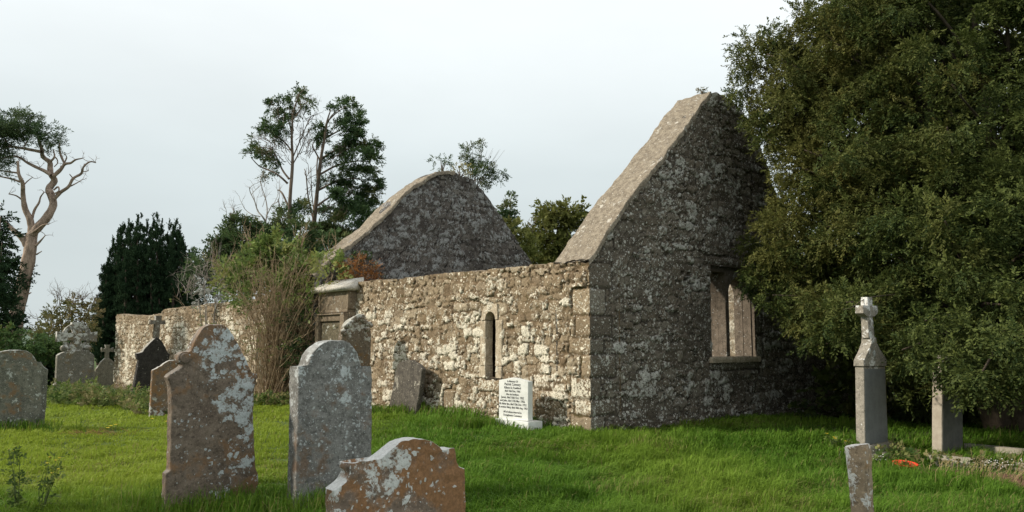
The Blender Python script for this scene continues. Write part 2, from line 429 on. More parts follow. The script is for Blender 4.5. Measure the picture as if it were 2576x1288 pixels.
def curve_plate(mb, loops, depth, M=None, res=2):
    """flat shape with holes, extruded (thickness = depth) in local XZ, front at y=0"""
    cu = bpy.data.curves.new('shape', 'CURVE'); cu.dimensions = '2D'; cu.fill_mode = 'BOTH'; cu.extrude = depth / 2
    for lp in loops:
        sp = cu.splines.new('POLY'); sp.points.add(len(lp) - 1); sp.use_cyclic_u = True
        for q, (x, z) in zip(sp.points, lp): q.co = (x, z, 0, 1)
    ob = bpy.data.objects.new('shape', cu); me = bpy.data.meshes.new_from_object(ob)
    bm = bmesh.new(); bm.from_mesh(me)
    for v in bm.verts: v.co = (v.co.x, -v.co.z + depth / 2, v.co.y)
    bmesh.ops.recalc_face_normals(bm, faces=bm.faces[:]); mb.from_bm(bm, M=M)
    bpy.data.objects.remove(ob); bpy.data.curves.remove(cu); bpy.data.meshes.remove(me)
def text_mesh(mb, s, size, x, z, y, align='CENTER', bold=.0):
    cu = bpy.data.curves.new('txt', 'FONT'); cu.body = s; cu.size = size; cu.align_x = align; cu.offset = bold; cu.extrude = .001; cu.resolution_u = 2
    ob = bpy.data.objects.new('txt', cu); me = bpy.data.meshes.new_from_object(ob)
    bm = bmesh.new(); bm.from_mesh(me)
    for v in bm.verts: v.co = (v.co.x + x, y - v.co.z, v.co.y + z)
    mb.from_bm(bm); bpy.data.objects.remove(ob); bpy.data.curves.remove(cu); bpy.data.meshes.remove(me)

# ------------------------------------------------------------------ foliage
def nrm(a): return a / (np.linalg.norm(a, axis=-1, keepdims=True) + 1e-9)
def leaves(mb, P, D, size, nleaf, ll, lw, g, tint, flat=.6, spread=.9, jit=.25):
    """sprays: at P along D, each nleaf leaf quads set along its axis"""
    n = len(P); D = nrm(D); up = g.normal(size=(n, 3)); up[:, 2] += flat * 3
    b = nrm(np.cross(D, up)); c = nrm(np.cross(b, D))
    L = size * g.uniform(.6, 1.25, (n, 1))
    k = np.arange(nleaf); f = (k + .5) / nleaf; sgn = np.where(k % 2, 1., -1.)
    base = P[:, None] + D[:, None] * (L * f[None])[..., None] - np.array([0, 0, 1.]) * ((L * f[None] ** 2)[..., None] * .18)
    d = D[:, None] * .75 + b[:, None] * (sgn * spread)[None, :, None] * (1 - .5 * f)[None, :, None] + jit * g.normal(size=(n, nleaf, 3))
    d = nrm(d); w = nrm(np.cross(d, c[:, None] + .55 * g.normal(size=(n, nleaf, 3))))
    l = ll * g.uniform(.65, 1.3, (n, nleaf, 1)); q = lw * g.uniform(.7, 1.3, (n, nleaf, 1))
    V = np.stack([base, base + d * l * .5 + w * q, base + d * l, base + d * l * .5 - w * q], 2).reshape(-1, 3)
    Q = np.arange(n * nleaf * 4).reshape(-1, 4)
    col = np.empty((n, nleaf, 4, 3)); col[..., 0] = np.clip(tint[:, 0][:, None] + g.normal(0, .22, (n, nleaf)), 0, 1)[..., None]
    col[..., 1] = tint[:, 1][:, None, None]; col[..., 2] = (g.random((n, nleaf)) < .07)[..., None] * 1.
    mb.add(V, Q, col=col.reshape(-1, 3))
def pad_sprays(g, c, rad, n, sub=7, shell=.5, out=1.0, droop=.25, up=0., tint=None, scatter=.26):
    c = np.asarray(c, float); rad = np.broadcast_to(np.asarray(rad, float), (3,))
    sd = nrm(g.normal(size=(sub, 3))); sr = g.uniform(shell, 1, (sub, 1)); sc = sd * sr; st = g.random(sub)
    k = g.integers(0, sub, n); p = sc[k] + g.normal(0, scatter, (n, 3))
    D = nrm(p + 1e-3) * out + .55 * g.normal(size=(n, 3)); D[:, 2] += up - droop
    t0 = g.random() if tint is None else tint
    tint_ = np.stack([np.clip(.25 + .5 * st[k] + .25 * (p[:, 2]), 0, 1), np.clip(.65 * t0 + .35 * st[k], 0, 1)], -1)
    return c + p * rad, D, tint_
def crown(mb, g, pads, dens, size, nleaf, ll, lw, **kw):
    """pads: (centre, (rx,ry,rz)[, tint])"""
    lk = {k: kw.pop(k) for k in ('flat', 'spread', 'jit') if k in kw}
    for p in pads:
        c, r = p[0], np.broadcast_to(np.asarray(p[1], float), (3,))
        a = (r[0] * r[1] + r[1] * r[2] + r[0] * r[2]) * 4.2 / 3
        n = max(14, int(dens * a)); t = p[2] if len(p) > 2 else None
        P, D, T = pad_sprays(g, c, r, n, sub=max(4, int(5 + a * .9)), tint=t, **kw)
        leaves(mb, P, D, size, nleaf, ll, lw, g, T, **lk)
def ppad(dx, dy, rx, ry, Y, dz=1.0, tint=None):
    """pad seen at photo point (dx,dy) with photo radii, at depth Y"""
    m = mpp(Y); p = (at(dx, dy, Y), (rx * m, (rx + ry) * .5 * m * dz, ry * m))
    return p if tint is None else (*p, tint)
def limb(mb, pts, Y, r0, r1, g=None, wob=.25, sides=7, sub=4, col=None):
    """branch through photo points at depth Y (Y may be a list)"""
    n = len(pts); Ys = np.broadcast_to(np.asarray(Y, float), (n,)).copy()
    if g is not None and np.ndim(Y) == 0: Ys = Ys + np.cumsum(g.normal(0, wob, n)) * np.linspace(0, 1, n)
    P = [at(a, b, y) for (a, b), y in zip(pts, Ys)]
    rr = np.linspace(r0, r1, n)
    P, R = smooth_line(P, rr, sub); 
    R = R * (1 + .10 * vn(np.arange(len(R)) * .9, np.full(len(R), P[0][0]), seed=4))
    mb.tube(P, R, sides, col=col); return P
def twigs(mb, g, P, D, L, r, n=3, depth=2, sides=3, spread=.7, up=.1):
    """small recursive bare twigs"""
    for p, d in zip(P, D):
        d = d / (np.linalg.norm(d) + 1e-9)
        k = 4; pts = [p]; q = d.copy()
        for i in range(k):
            q = q + .22 * g.normal(size=3); q[2] += up * .5; q /= np.linalg.norm(q); pts.append(pts[-1] + q * L / k)
        mb.tube(pts, np.linspace(r, r * .45, k + 1), sides)
        if depth > 0:
            m = g.integers(2, n + 1)
            for j in range(m):
                a = pts[g.integers(2, k + 1)]; e = q + spread * g.normal(size=3); twigs(mb, g, [a], [e], L * g.uniform(.5, .75), r * .55, n, depth - 1, sides, spread, up)
# ================================================================== materials
M_SW = mat_rubble('lichened_sunny_rubble', [(.29, .215, .135), (.41, .325, .22), (.20, .142, .088), (.50, .42, .305), (.33, .25, .16)], (.225, .158, .092), (.84, .78, .64), .40, .27, moss=.8, stone_pref=.34, lsc=17., band=(2.3, 2.8), off=1.0, dirt_shade=(.12, .085, .05), patch=.55)
M_GA = mat_rubble('grey_lichened_rubble', [(.19, .16, .124), (.34, .298, .24), (.155, .127, .098), (.27, .225, .173), (.21, .172, .13), (.38, .335, .27)], (.14, .117, .092), (.60, .585, .53), -.0, .60, moss=.3, off=5.0, dirt_shade=(.055, .045, .036), patch=.75, lsc=13., stone_pref=.32)
M_GM = mat_rubble('dark_lichened_rubble', [(.15, .134, .118), (.25, .226, .20), (.115, .10, .09), (.19, .165, .147), (.215, .19, .168)], (.085, .072, .062), (.38, .38, .37), .34, .40, off=9.0, dirt_shade=(.045, .039, .035), patch=.5, lsc=11., stone_pref=.25)
M_NW = mat_rubble('pale_inner_rubble', [(.42, .35, .25), (.52, .45, .34), (.33, .26, .18), (.48, .42, .33)], (.36, .29, .2), (.7, .66, .55), .35, .2, off=13.0)
M_COPE = mat_head('rendered_coping', (.315, .27, .205), (.165, .135, .10), None, 0., (.60, .56, .48), .10, 7., (0, 0), 2., speck=.34, streak=.3, rough_amt=1.)
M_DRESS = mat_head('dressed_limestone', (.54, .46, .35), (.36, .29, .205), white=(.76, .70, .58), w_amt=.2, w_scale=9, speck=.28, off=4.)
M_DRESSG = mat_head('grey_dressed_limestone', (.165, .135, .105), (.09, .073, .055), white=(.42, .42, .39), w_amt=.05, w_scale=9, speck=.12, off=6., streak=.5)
M_CAP = mat_head('weathered_cap_stone', (.62, .59, .53), (.42, .38, .32), white=(.76, .74, .68), w_amt=.3, off=7.)
M_MONU = mat_head('monument_stone', (.25, .20, .14), (.15, .115, .08), white=(.5, .48, .42), w_amt=.1, off=8., speck=.2)
M_PANEL = mat_head('mossy_panel_stone', (.16, .135, .09), (.075, .065, .04), white=(.42, .42, .36), w_amt=.2, off=9., speck=.3)
M_HOLE = mat_plain('dark_recess_shade', (.035, .028, .02), (.07, .055, .04), 10, .95, .4)
M_A = mat_head('rusty_lichened_stone', (.215, .17, .13), (.12, .092, .07), (.25, .148, .08), .38, (.54, .58, .58), .38, 10.5, (.40, .07), 21., .15, speck=.40, streak=.25)
M_B = mat_head('grey_granular_stone', (.27, .265, .25), (.14, .135, .125), (.19, .13, .09), .2, (.56, .59, .59), .16, 10., (.05, .25), 33.4, .3, speck=.60, streak=.45)
M_C = mat_head('orange_lichened_stone', (.27, .21, .165), (.17, .125, .095), (.32, .165, .075), .60, (.68, .68, .65), .42, 10., (-.3, .2), 12.2, .95, speck=.55)
M_D = mat_head('brown_post_stone', (.33, .255, .175), (.215, .16, .11), (.34, .20, .09), .35, (.74, .73, .70), .60, 17., (-.6, .95), 17.5, .8, speck=.45)
M_S1 = mat_head('grey_green_stone', (.21, .205, .165), (.11, .11, .09), (.24, .15, .08), .2, (.52, .54, .50), .22, 8., (.05, -.02), 41., .7, speck=.42, streak=.6)
M_CELT = mat_head('celtic_stone', (.20, .185, .15), (.125, .115, .095), (.2, .15, .09), .2, (.58, .58, .54), -.02, 6.5, (0., .22), 3.3, .5, speck=.20, streak=.5)
M_SMALL = mat_head('pale_cross_stone', (.30, .265, .20), (.19, .17, .13), white=(.5, .5, .46), w_amt=.1, off=52., top_white=.7, speck=.15)
M_DARK = mat_head('black_weathered_stone', (.055, .05, .045), (.03, .027, .024), white=(.40, .38, .34), w_amt=-.1, off=61., top_white=.9, speck=.06)
M_DARKX = mat_head('grey_cross_stone', (.20, .175, .14), (.12, .1, .08), white=(.45, .44, .4), w_amt=.1, off=63., top_white=.5, speck=.15)
M_S5 = mat_head('brown_shouldered_stone', (.23, .17, .12), (.13, .10, .075), (.27, .15, .07), .5, (.55, .55, .52), .05, 9., (0, -.4), 71., .8, speck=.35)
M_S8 = mat_head('ornate_brown_stone', (.19, .155, .115), (.115, .09, .065), (.22, .13, .06), .2, (.55, .55, .5), -.12, 8., (0, .2), 81., .6, speck=.10)
M_SL = mat_head('leaning_slate_stone', (.135, .12, .10), (.07, .063, .055), white=(.42, .39, .33), w_amt=.0, off=91., speck=.2, streak=.7)
M_WHITE = mat_plain('white_marble', (.58, .60, .575), (.74, .75, .73), 2.5, .55, .05)
M_INK = mat_plain('black_lettering', (.05, .05, .05), (.10, .10, .10), 30, .7, 0)
M_OB = mat_head('grey_obelisk_stone', (.33, .30, .25), (.235, .215, .18), white=(.80, .80, .77), w_amt=-.05, w_scale=9, w_dir=(0, .2), off=101., speck=.06, streak=.4, rough_amt=.25)
M_OBF = mat_plain('grey_dark_panel', (.155, .165, .165), (.20, .21, .21), 6, .75, .15)
M_PIL = mat_plain('dark_slate_panel', (.10, .095, .085), (.15, .14, .125), 6, .85, .25)
M_PILS = mat_plain('pale_slab_edge', (.36, .31, .25), (.44, .39, .32), 9, .9, .25)
M_KERB = mat_plain('concrete_kerb', (.24, .22, .17), (.38, .35, .29), 7, .92, .4)
M_RED = mat_plain('red_plastic', (.62, .045, .02), (.75, .07, .03), 5, .4, .02)
M_IHS = mat_plain('worn_gilding', (.42, .44, .42), (.6, .62, .6), 40, .7, .1)

# ================================================================== the ruined church
church = thing('church_ruin', 'roofless ruined stone church with two tall gables and a long lichened wall', 'church', (*OO, 0), TH)
E0 = [(-.03, 3.10), (.97, 4.20), (1.81, 5.01), (2.6, 5.79), (3.2, 6.42), (3.81, 7.02), (4.05, 7.08), (4.33, 7.06), (4.78, 6.95), (5.23, 6.68), (5.53, 6.29), (5.99, 5.70), (6.21, 5.26), (7.68, 3.15), (7.9, 2.75), (8.6, 2.5), (9.45, 2.3)]
def prof(tab):
    a = np.array(tab); return lambda x: float(np.interp(x, a[:, 0], a[:, 1]))
hE = prof(E0)
hS = prof([(-.1, 3.07), (1.2, 3.11), (8.2, 3.17), (12, 3.2), (14, 3.1), (15.5, 3.0), (20, 3.02), (23.6, 2.98), (24.0, 2.82), (27, 2.78), (29, 2.9), (30.5, 2.97)])
# --- east gable
us = np.concatenate([np.arange(-.03, 7.7, .026), np.arange(7.7, 9.5, .06)])
quo = []
zz = [.0, .32, .62, 1.0, 1.42, 1.72, 2.12, 2.62, 3.1]
for i in range(len(zz) - 1):
    quo.append((-.2, (.62 if i % 2 else .34) + .07 * math.sin(i * 2.3), zz[i], zz[i + 1], .026))
gw = (3.62, 5.23, 1.30, 3.26)
gb = MB()
rects_g = quo + [(3.45, 5.45, 3.26, 3.46, .035), (3.5, 5.4, 1.05, 1.29, .03)] + [(5.28, 5.55, 1.3 + .49 * i, 1.3 + .49 * (i + 1), .022) for i in range(4)]
top = wall_face(gb, us, hE, OO * 0, np.array([1., 0]), np.array([0, -1.]), 300, 11, holes=[gw], rects=rects_g, smear=.38, course=.15, wmean=.225, relief=1.0, pits=[(2.86, 2.98, 2.98, 3.06, .2), (2.66, 2.76, 3.02, 3.07, .18), (2.70, 2.92, 2.88, 2.94, .15)], rough_top=.02)
bt = top_strip(gb, top, np.array([0, -1.]), .85, 5, lift=.0)
lo = bt.copy(); lo[:, 2] = -.6
ib = np.stack([bt, lo], 1)                               # inner face, with the window opening left out
gi = (3.0, 6.0, 1.10, 3.42)                               # the opening splays out towards the inside
cu = (us[:-1] + us[1:]) / 2; hole = (cu > gi[0]) & (cu < gi[1])
o_, i_ = [(gw[0], .47), (gw[1], .47)], [(gi[0], .85), (gi[1], .85)]
for (a, b, c, d) in [((*o_[1], gw[2]), (*i_[1], gi[2]), (*i_[1], gi[3]), (*o_[1], gw[3])), ((*o_[0], gw[2]), (*i_[0], gi[2]), (*i_[0], gi[3]), (*o_[0], gw[3])), ((*o_[0], gw[2]), (*o_[1], gw[2]), (*i_[1], gi[2]), (*i_[0], gi[2])), ((*o_[0], gw[3]), (*o_[1], gw[3]), (*i_[1], gi[3]), (*i_[0], gi[3]))]: gb.add([a, b, c, d], [(0, 1, 2, 3)], col=(.6, .5, .5))
def inner_face(mb, bt, cu, h, hole):
    def cols(zs_a, zs_b, m):
        for i in np.where(m)[0]:
            A, B = bt[i].copy(), bt[i + 1].copy()
            za0, zb0 = (zs_a(i), zs_a(i + 1)); za1, zb1 = (zs_b(i), zs_b(i + 1))
            V = [(A[0], A[1], za0), (B[0], B[1], zb0), (B[0], B[1], zb1), (A[0], A[1], za1)]
            mb.add(V, [(0, 3, 2, 1)], col=(.5, .4, .5))
    cols(lambda i: -.6, lambda i: bt[i, 2], ~hole)
    if hole.any():
        cols(lambda i: -.6, lambda i: h[2], hole); cols(lambda i: h[3], lambda i: bt[i, 2], hole)
inner_face(gb, bt, cu, gi, hole)
e = np.array([[9.45, 0, -.6], [9.45, .85, -.6], [9.45, .85, 2.3], [9.45, 0, 2.3]]); gb.add(e, [(0, 1, 2, 3)], col=(.5, .5, .5))
east = gb.build('gable', M_GA, church, smooth=True, sharp=60)
# coping on the left and right slopes, level with the face, rough cement
cb = MB()
ts = np.concatenate([np.arange(-.05, 3.86, .03)]); w = np.concatenate([[-.055, -.05], np.linspace(-.04, .86, 16), [.87]])
P = np.zeros((len(ts), len(w), 3)); P[..., 0] = ts[:, None]; P[..., 1] = w[None]
P[..., 2] = np.array([hE(t) for t in ts])[:, None] + .045
P[..., 2] += .06 * fbm(P[..., 0] * 1.9, P[..., 1] * 1.7, seed=3) + .03 * fbm(P[..., 0] * 11, P[..., 1] * 11, seed=4)
P[..., 1] += .03 * vn(P[..., 0] * 3, P[..., 1] * 0 + 2, seed=8) + .025 * vn(P[..., 0] * 9, P[..., 1] * 3, seed=9)
P[:, 0, 2] -= .11; P[:, 1, 2] -= .02; P[:, -1, 2] -= .12
cb.grid(P)
cb.build('coping', M_COPE, east, smooth=True, sharp=50)
# gable window: splayed frame, twin lancets with a deep mullion, sill
wf = MB()
x0, x1, z0, z1 = gw
def lancet(a, b, zb, zs, ztop, n=9):
    m = (a + b) / 2
    pts = [(a, zb), (b, zb), (b, zs)]
    for k in range(1, n): q = k / n; pts.append((b - (b - m) * (1 - math.cos(q * PI / 2)) ** .9, zs + (ztop - zs) * math.sin(q * PI / 2)))
    pts.append((m, ztop))
    for k in range(n - 1, 0, -1): q = k / n; pts.append((a + (m - a) * (1 - math.cos(q * PI / 2)) ** .9, zs + (ztop - zs) * math.sin(q * PI / 2)))
    pts.append((a, zs)); return pts
rect = lambda a, b, c, d: [(a, c), (b, c), (b, d), (a, d)]
tb = MB()
curve_plate(tb, [rect(x0 - .02, x1 + .02, z0 - .02, z1 + .02), rect(x0 + .03, 4.265, z0 + .02, 3.14), lancet(4.385, x1 - .03, z0 + .02, 2.72, 3.06)], .20, Matrix.Translation((0, .062, 0)))
curve_plate(tb, [rect(x0 - .02, x1 + .02, z0 - .02, z1 + .02), rect(x0 + .05, 4.262, z0 + .02, 3.12), lancet(4.388, x1 - .04, z0 + .02, 2.71, 3.05)], .215, Matrix.Translation((0, .264, 0)))
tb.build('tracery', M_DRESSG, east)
for k, (ins, ya, yb) in enumerate([(.0, -.014, .058)]):
    fr = MB(); curve_plate(fr, [rect(x0 - .05, x1 + .05, z0 - .03, z1 + .04), rect(x0 + ins + .004, x1 - ins - .004, z0 + .004, z1 - ins * .5 - .004)], yb - ya, Matrix.Translation((0, ya, 0)))
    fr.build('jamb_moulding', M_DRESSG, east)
sb = MB(); sl_ = [(x0 - .10, 1.335), (x0 - .10, 1.21)], [(x1 + .12, 1.335), (x1 + .12, 1.21)]
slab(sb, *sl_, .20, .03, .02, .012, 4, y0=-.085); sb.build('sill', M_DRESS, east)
# --- south wall
step = [-.03]
while step[-1] < 30.4: step.append(step[-1] + .022 * (1 + max(0, step[-1] - 3) / 9))
us = np.array(step); sb_ = MB()
quo_s = [(-.2, (.30 if i % 2 else .50) + .08 * math.sin(i * 1.7), zz[i], zz[i + 1], .026) for i in range(len(zz) - 2)]
lw = (2.62, 2.95, .92, 2.27)
rs = quo_s + [(2.45, 3.2, .62, .9, .05), (4.0, 4.42, .2, .62, .05), (3.55, 4.1, 2.28, 2.5, .05), (3.2, 3.5, 2.30, 2.5, .05), (1.0, 1.5, .75, 1.02, .04)]
top = wall_face(sb_, us, hS, OO * 0, np.array([0, 1.]), np.array([-1., 0]), 138, 23, holes=[lw], rects=rs, smear=.30, course=.145, wmean=.205, relief=1.25, rough_top=.035)
bt = top_strip(sb_, top, np.array([-1., 0]), .8, 9, lift=.03)
lo = bt.copy(); lo[:, 2] = -.6; sb_.grid(np.stack([bt, lo], 1)[:, :], flip=False, col=(.5, .4, .5))
sb_.add([(0, 30.4, -.9), (.8, 30.4, -.9), (.8, 30.4, 2.97), (0, 30.4, 2.97)], [(0, 3, 2, 1)], col=(.5, .5, .5))
south = sb_.build('side_wall', M_SW, church, smooth=True, sharp=60)
# dressed slit window with round head (local: along -y of the church so it reads from outside)
def along_south(s): return -s
sl = MB(); MS = Matrix.Rotation(-PI / 2, 4, 'Z')        # plate x -> -y, plate y -> x
a, b = -2.95, -2.62; m = (a + b) / 2; rr_ = (b - a) / 2
hood = [(a, 2.10), (a - .13, 2.08), (a - .10, 2.27), (a - .02, 2.38), (m + .02, 2.41), (b + .06, 2.42), (b + .075, 2.10), (b, 2.10)] + [(m + rr_ * math.cos(q), 2.10 + rr_ * math.sin(q)) for q in np.linspace(0, PI, 14)[1:-1]]
curve_plate(sl, [hood], .22, MS @ Matrix.Translation((0, -.055, 0)))
for (p, q, c, d, yy) in [(a - .17, a, 1.02 + .14, 2.085, -.05), (a - .20, a, .915, 1.155, -.045), (b, b + .21, 1.16, 2.09, -.052), (b, b + .19, .915, 1.15, -.046)]:
    t = MB(); slab(t, [(p, d), (p, c)], [(q, d), (q, c)], .215, .03, .014, .010, int(abs(p * 90)), y0=yy)
    V = np.vstack(t.V); V = np.stack([V[:, 1], -V[:, 0], V[:, 2]], 1); sl.add(V, np.vstack(t.Q))
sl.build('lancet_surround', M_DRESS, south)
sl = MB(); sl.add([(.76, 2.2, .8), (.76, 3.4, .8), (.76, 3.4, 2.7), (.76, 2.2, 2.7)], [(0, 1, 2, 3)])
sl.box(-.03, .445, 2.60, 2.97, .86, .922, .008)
sl.build('lancet_shade_panel', M_HOLE, south)  # back panel coloured near-black to stand for interior shade behind the slit
# --- west gable (between nave and chancel), humped top
hM = prof([(-.3, 3.45), (.0, 3.76), (.43, 4.11), (1.57, 5.01), (2.38, 5.87), (3.08, 6.45), (3.82, 6.95), (4.2, 7.02), (4.59, 7.0), (5.23, 6.88), (5.82, 6.41), (6.93, 5.25), (7.83, 4.26), (8.0, 3.4)])
mg = MB(); us = np.arange(-.28, 8.01, .04)
top = wall_face(mg, us, hM, np.array([0, 10.2]), np.array([1., 0]), np.array([0, -1.]), 190, 31, smear=.3, course=.15, wmean=.22, relief=.8, rough_top=.03)
bt = top_strip(mg, top, np.array([0, -1.]), .85, 15, lift=.02)
lo = bt.copy(); lo[:, 2] = -.6; mg.grid(np.stack([bt, lo], 1), col=(.5, .4, .5))
west = mg.build('gable', M_GM, church, smooth=True, sharp=60)
cb = MB(); ts = np.arange(-.32, 4.5, .05); w = np.concatenate([[-.07, -.065], np.linspace(-.05, .86, 12), [.87]])
P = np.zeros((len(ts), len(w), 3)); P[..., 0] = ts[:, None]; P[..., 1] = 10.2 + w[None]
hh = np.array([hM(t) for t in ts]); hh = np.convolve(np.pad(hh, 6, mode='edge'), np.ones(13) / 13, 'valid'); hh[:8] = [hM(t) for t in ts[:8]]
P[..., 2] = hh[:, None] + .05 + .10 * fbm(P[..., 0] * 1.9, P[..., 1] * 1.7, seed=13) + .04 * fbm(P[..., 0] * 9, P[..., 1] * 9, seed=14)
P[:, 0, 2] -= .12; P[:, 1, 2] -= .02; P[:, -1, 2] -= .15
cb.grid(P); cb.build('coping', M_COPE, west, smooth=True, sharp=50)
# --- north wall
nb = MB(); us = np.arange(0, 30, .07)
hN = prof([(0, 3.6), (10, 3.5), (30, 2.9)])
top = wall_face(nb, us, hN, np.array([7.15, .8]), np.array([0, 1.]), np.array([-1., 0]), 70, 41, smear=.3, rough_top=.05)
bt = top_strip(nb, top, np.array([-1., 0]), .8, 19); lo = bt.copy(); lo[:, 2] = -1.; nb.grid(np.stack([bt, lo], 1), col=(.5, .4, .5))
nb.build('side_wall', M_NW, church, smooth=True, sharp=60)

# ================================================================== wall monuments against the south wall
mon = thing('wall_monument', 'tall stone wall monument with sloping cap and framed recessed panel built against the church wall', 'wall monument', (*from_church(0, 9.1), 0), TH - PI / 2)
# local: X from left to right, Y into the wall, Z up; width 8.2..10.1 along the wall
def mpart(name, boxes, m, parent, **k):
    b = MB()
    for bx in boxes: b.box(*bx)
    return b.build(name, m, parent, smooth=True, sharp=40, **k)
mpart('body', [(-.90, .80, -.22, .0, -.3, 2.42, .02), (-.86, .76, -.26, .0, 2.42, 2.5, .015)], M_MONU, mon)
mpart('frieze', [(-.72, .70, -.25, .0, 2.5, 2.97, .015), (-.84, -.725, -.27, .0, 2.5, 2.97, .015), (.705, .80, -.27, .0, 2.5, 2.97, .015)], M_MONU, mon)
b = MB(); bm = bmesh.new()
pr = [(-.42, 2.975), (-.42, 3.09), (.12, 3.33), (.12, 2.975)]
vs = [[bm.verts.new((x, y, z)) for y, z in pr] for x in (-1.0, .92)]
for i in range(4): bm.faces.new((vs[0][i], vs[0][(i + 1) % 4], vs[1][(i + 1) % 4], vs[1][i]))
bm.faces.new(vs[0][::-1]); bm.faces.new(vs[1]); bmesh.ops.recalc_face_normals(bm, faces=bm.faces[:]); bmesh.ops.bevel(bm, geom=bm.edges[:], offset=.015, segments=2, affect='EDGES')
b.from_bm(bm); b.build('cap', M_CAP, mon)
fr = mpart('frame', [(-.86, -.68, -.33, -.222, .3, 2.36, .015), (.55, .76, -.36, -.222, .3, 2.36, .015), (-.86, .76, -.362, -.222, 2.362, 2.40, .01), (-.678, .548, -.30, -.222, 2.2, 2.358, .012)], M_MONU, mon)
mpart('panel', [(-.60, .50, -.262, -.224, .3, 2.15, .008)], M_PANEL, mon)
tab = thing('wall_tablet', 'small framed stone tablet set low in the church wall behind the bare brown shrub', 'wall tablet', (*from_church(0, 13.8), 0), TH - PI / 2)
mpart('frame', [(-.65, -.5, -.12, .0, .55, 1.95, .015), (.5, .65, -.12, .0, .55, 1.95, .015), (-.72, .72, -.16, .0, 1.955, 2.06, .015), (-.7, .7, -.14, .0, .42, .545, .015)], M_DRESS, tab)
mpart('panel', [(-.495, .495, -.07, .0, .55, 1.95, .01)], M_PANEL, tab)

# ================================================================== headstones
G_H = 'old headstones in the churchyard'
def stone_base(px, py, Y=None):
    if Y is None: x, y, _ = ground_at(px, py)
    else: x, y = at(px, py, Y)[:2]
    return (x, y, float(ground_z(x, y)))
def headstone(label, base, L, R, th, m, ang=TH, seed=1, rough=.006, step=.022, bev=.014, tilt=0., cat='headstone'):
    l, r = traced(base, ang, L, R); z = base[2]
    l = [(a, b - z) for a, b in l]; r = [(a, b - z) for a, b in r]
    b = MB(); slab(b, l, r, th, step, bev, rough, seed, tilt=tilt)
    o = b.build('headstone', m, None, smooth=True, sharp=50)
    o.location = base; o.rotation_euler = (0, 0, ang); return tag(o, label, cat, G_H)
GA_ = math.radians(41)
# near: rusty stone with scrolled shoulder
bA = stone_base(535, 1275, 8.0)
A_rows = [(816, 530, 554), (818, 524, 562), (823, 514, 571), (833, 505, 581), (845, 497, 590), (866, 485, 601), (883, 478, 609), (887, 464, 611), (893, 454, 614), (901, 450, 618), (909, 452, 622), (917, 460, 625), (922, 458, 627), (930, 449, 630), (936, 438, 632), (942, 427, 649), (950, 422, 649), (958, 426, 647), (977, 431, 641), (1045, 431, 638), (1120, 430, 640), (1175, 429, 643), (1184, 428, 646), (1192, 418, 650), (1240, 417, 651), (1330, 416, 653)]
tA = thing('headstone', 'tall rust-brown headstone with big white lichen rosettes and a scrolled shoulder', 'headstone', bA, GA_, G_H)
l, r = traced(bA, GA_, *rows_(A_rows)); l = [(p, q - bA[2]) for p, q in l]; r = [(p, q - bA[2]) for p, q in r]
b = MB(); slab(b, l, r, .13, .02, .014, .009, 2); b.build('slab', M_A, tA, smooth=True, sharp=50)
sx_, sz_ = on_plane(465, 901, bA, GA_); b = MB(); bm = bmesh.new(); bmesh.ops.create_cone(bm, segments=28, radius1=.062, radius2=.062, depth=.165, cap_ends=True)
bmesh.ops.bevel(bm, geom=[e for e in bm.edges if len(e.link_faces) == 2 and any(len(f.verts) > 4 for f in e.link_faces)], offset=.018, segments=3, affect='EDGES')
b.from_bm(bm, M=Matrix.Translation((sx_, .062, sz_ - bA[2])) @ Matrix.Rotation(PI / 2, 4, 'X')); b.build('scroll', M_A, tA, smooth=True, sharp=60)
bB = stone_base(838, 1270, 8.05)
B_rows = [(857, 835, 865), (859, 825, 872), (863, 814, 880), (874, 799, 890), (885, 789, 898), (896, 783, 902), (908, 778, 905), (916, 776, 907), (920, 774, 908), (922, 752, 936), (935, 751, 937), (1037, 750, 937), (1120, 748, 936), (1186, 746, 936), (1330, 743, 936)]
headstone('grey round-topped headstone with square shoulders and a pale lichen streak down its face', bB, *rows_(B_rows), .20, M_B, GA_, 3, .009, .02)
bC = stone_base(1007, 1500, 5.0)
CL = [(1028, 1106), (1008, 1113), (984, 1130), (960, 1152), (944, 1163), (930, 1169), (908, 1172), (880, 1166), (877, 1176), (880, 1190), (872, 1208), (857, 1222), (843, 1235), (841, 1330), (840, 1530)]
CR = [(1040, 1104), (1068, 1104), (1092, 1112), (1107, 1124), (1114, 1131), (1118, 1133), (1128, 1132), (1144, 1128), (1147, 1138), (1149, 1152), (1151, 1165), (1157, 1175), (1171, 1180), (1175, 1330), (1178, 1530)]
headstone('orange lichened headstone with broken white-topped shoulders, nearest to the viewer', bC, CL, CR, .125, M_C, GA_, 4, .008, .016)
bD = stone_base(2150, 1480, 5.0)
DL = [(2126, 1121), (2122, 1126), (2123, 1135), (2130, 1194), (2137, 1288), (2146, 1480)]; DR = [(2160, 1118), (2170, 1119), (2174, 1130), (2177, 1194), (2181, 1288), (2192, 1480)]
headstone('narrow brown upright post with white lichen on its head, before the grey cross monument', bD, DL, DR, .10, M_D, TH - PI / 2, 5, .005, .014, cat='grave post')
b1 = stone_base(40, 1083)
R1 = [(881, 25, 52), (884, 5, 70), (890, -9, 80), (897, -16, 86), (905, -20, 91), (910, -22, 93), (911, -36, 105), (918, -38, 108), (924, -42, 113), (930, -47, 121), (1009, -50, 117), (1085, -54, 111), (1110, -55, 110)]
headstone('grey-green round-headed headstone with notched shoulder, cut by the left picture edge', b1, *rows_(R1), .14, M_S1, GA_, 6, .009, .03)
b5 = stone_base(440, 1045)
R5 = [(906, 430, 470), (909, 422, 478), (914, 413, 487), (921, 405, 495), (923, 399, 501), (926, 395, 506), (930, 386, 513), (934, 384, 515), (1045, 378, 520), (1070, 377, 521)]
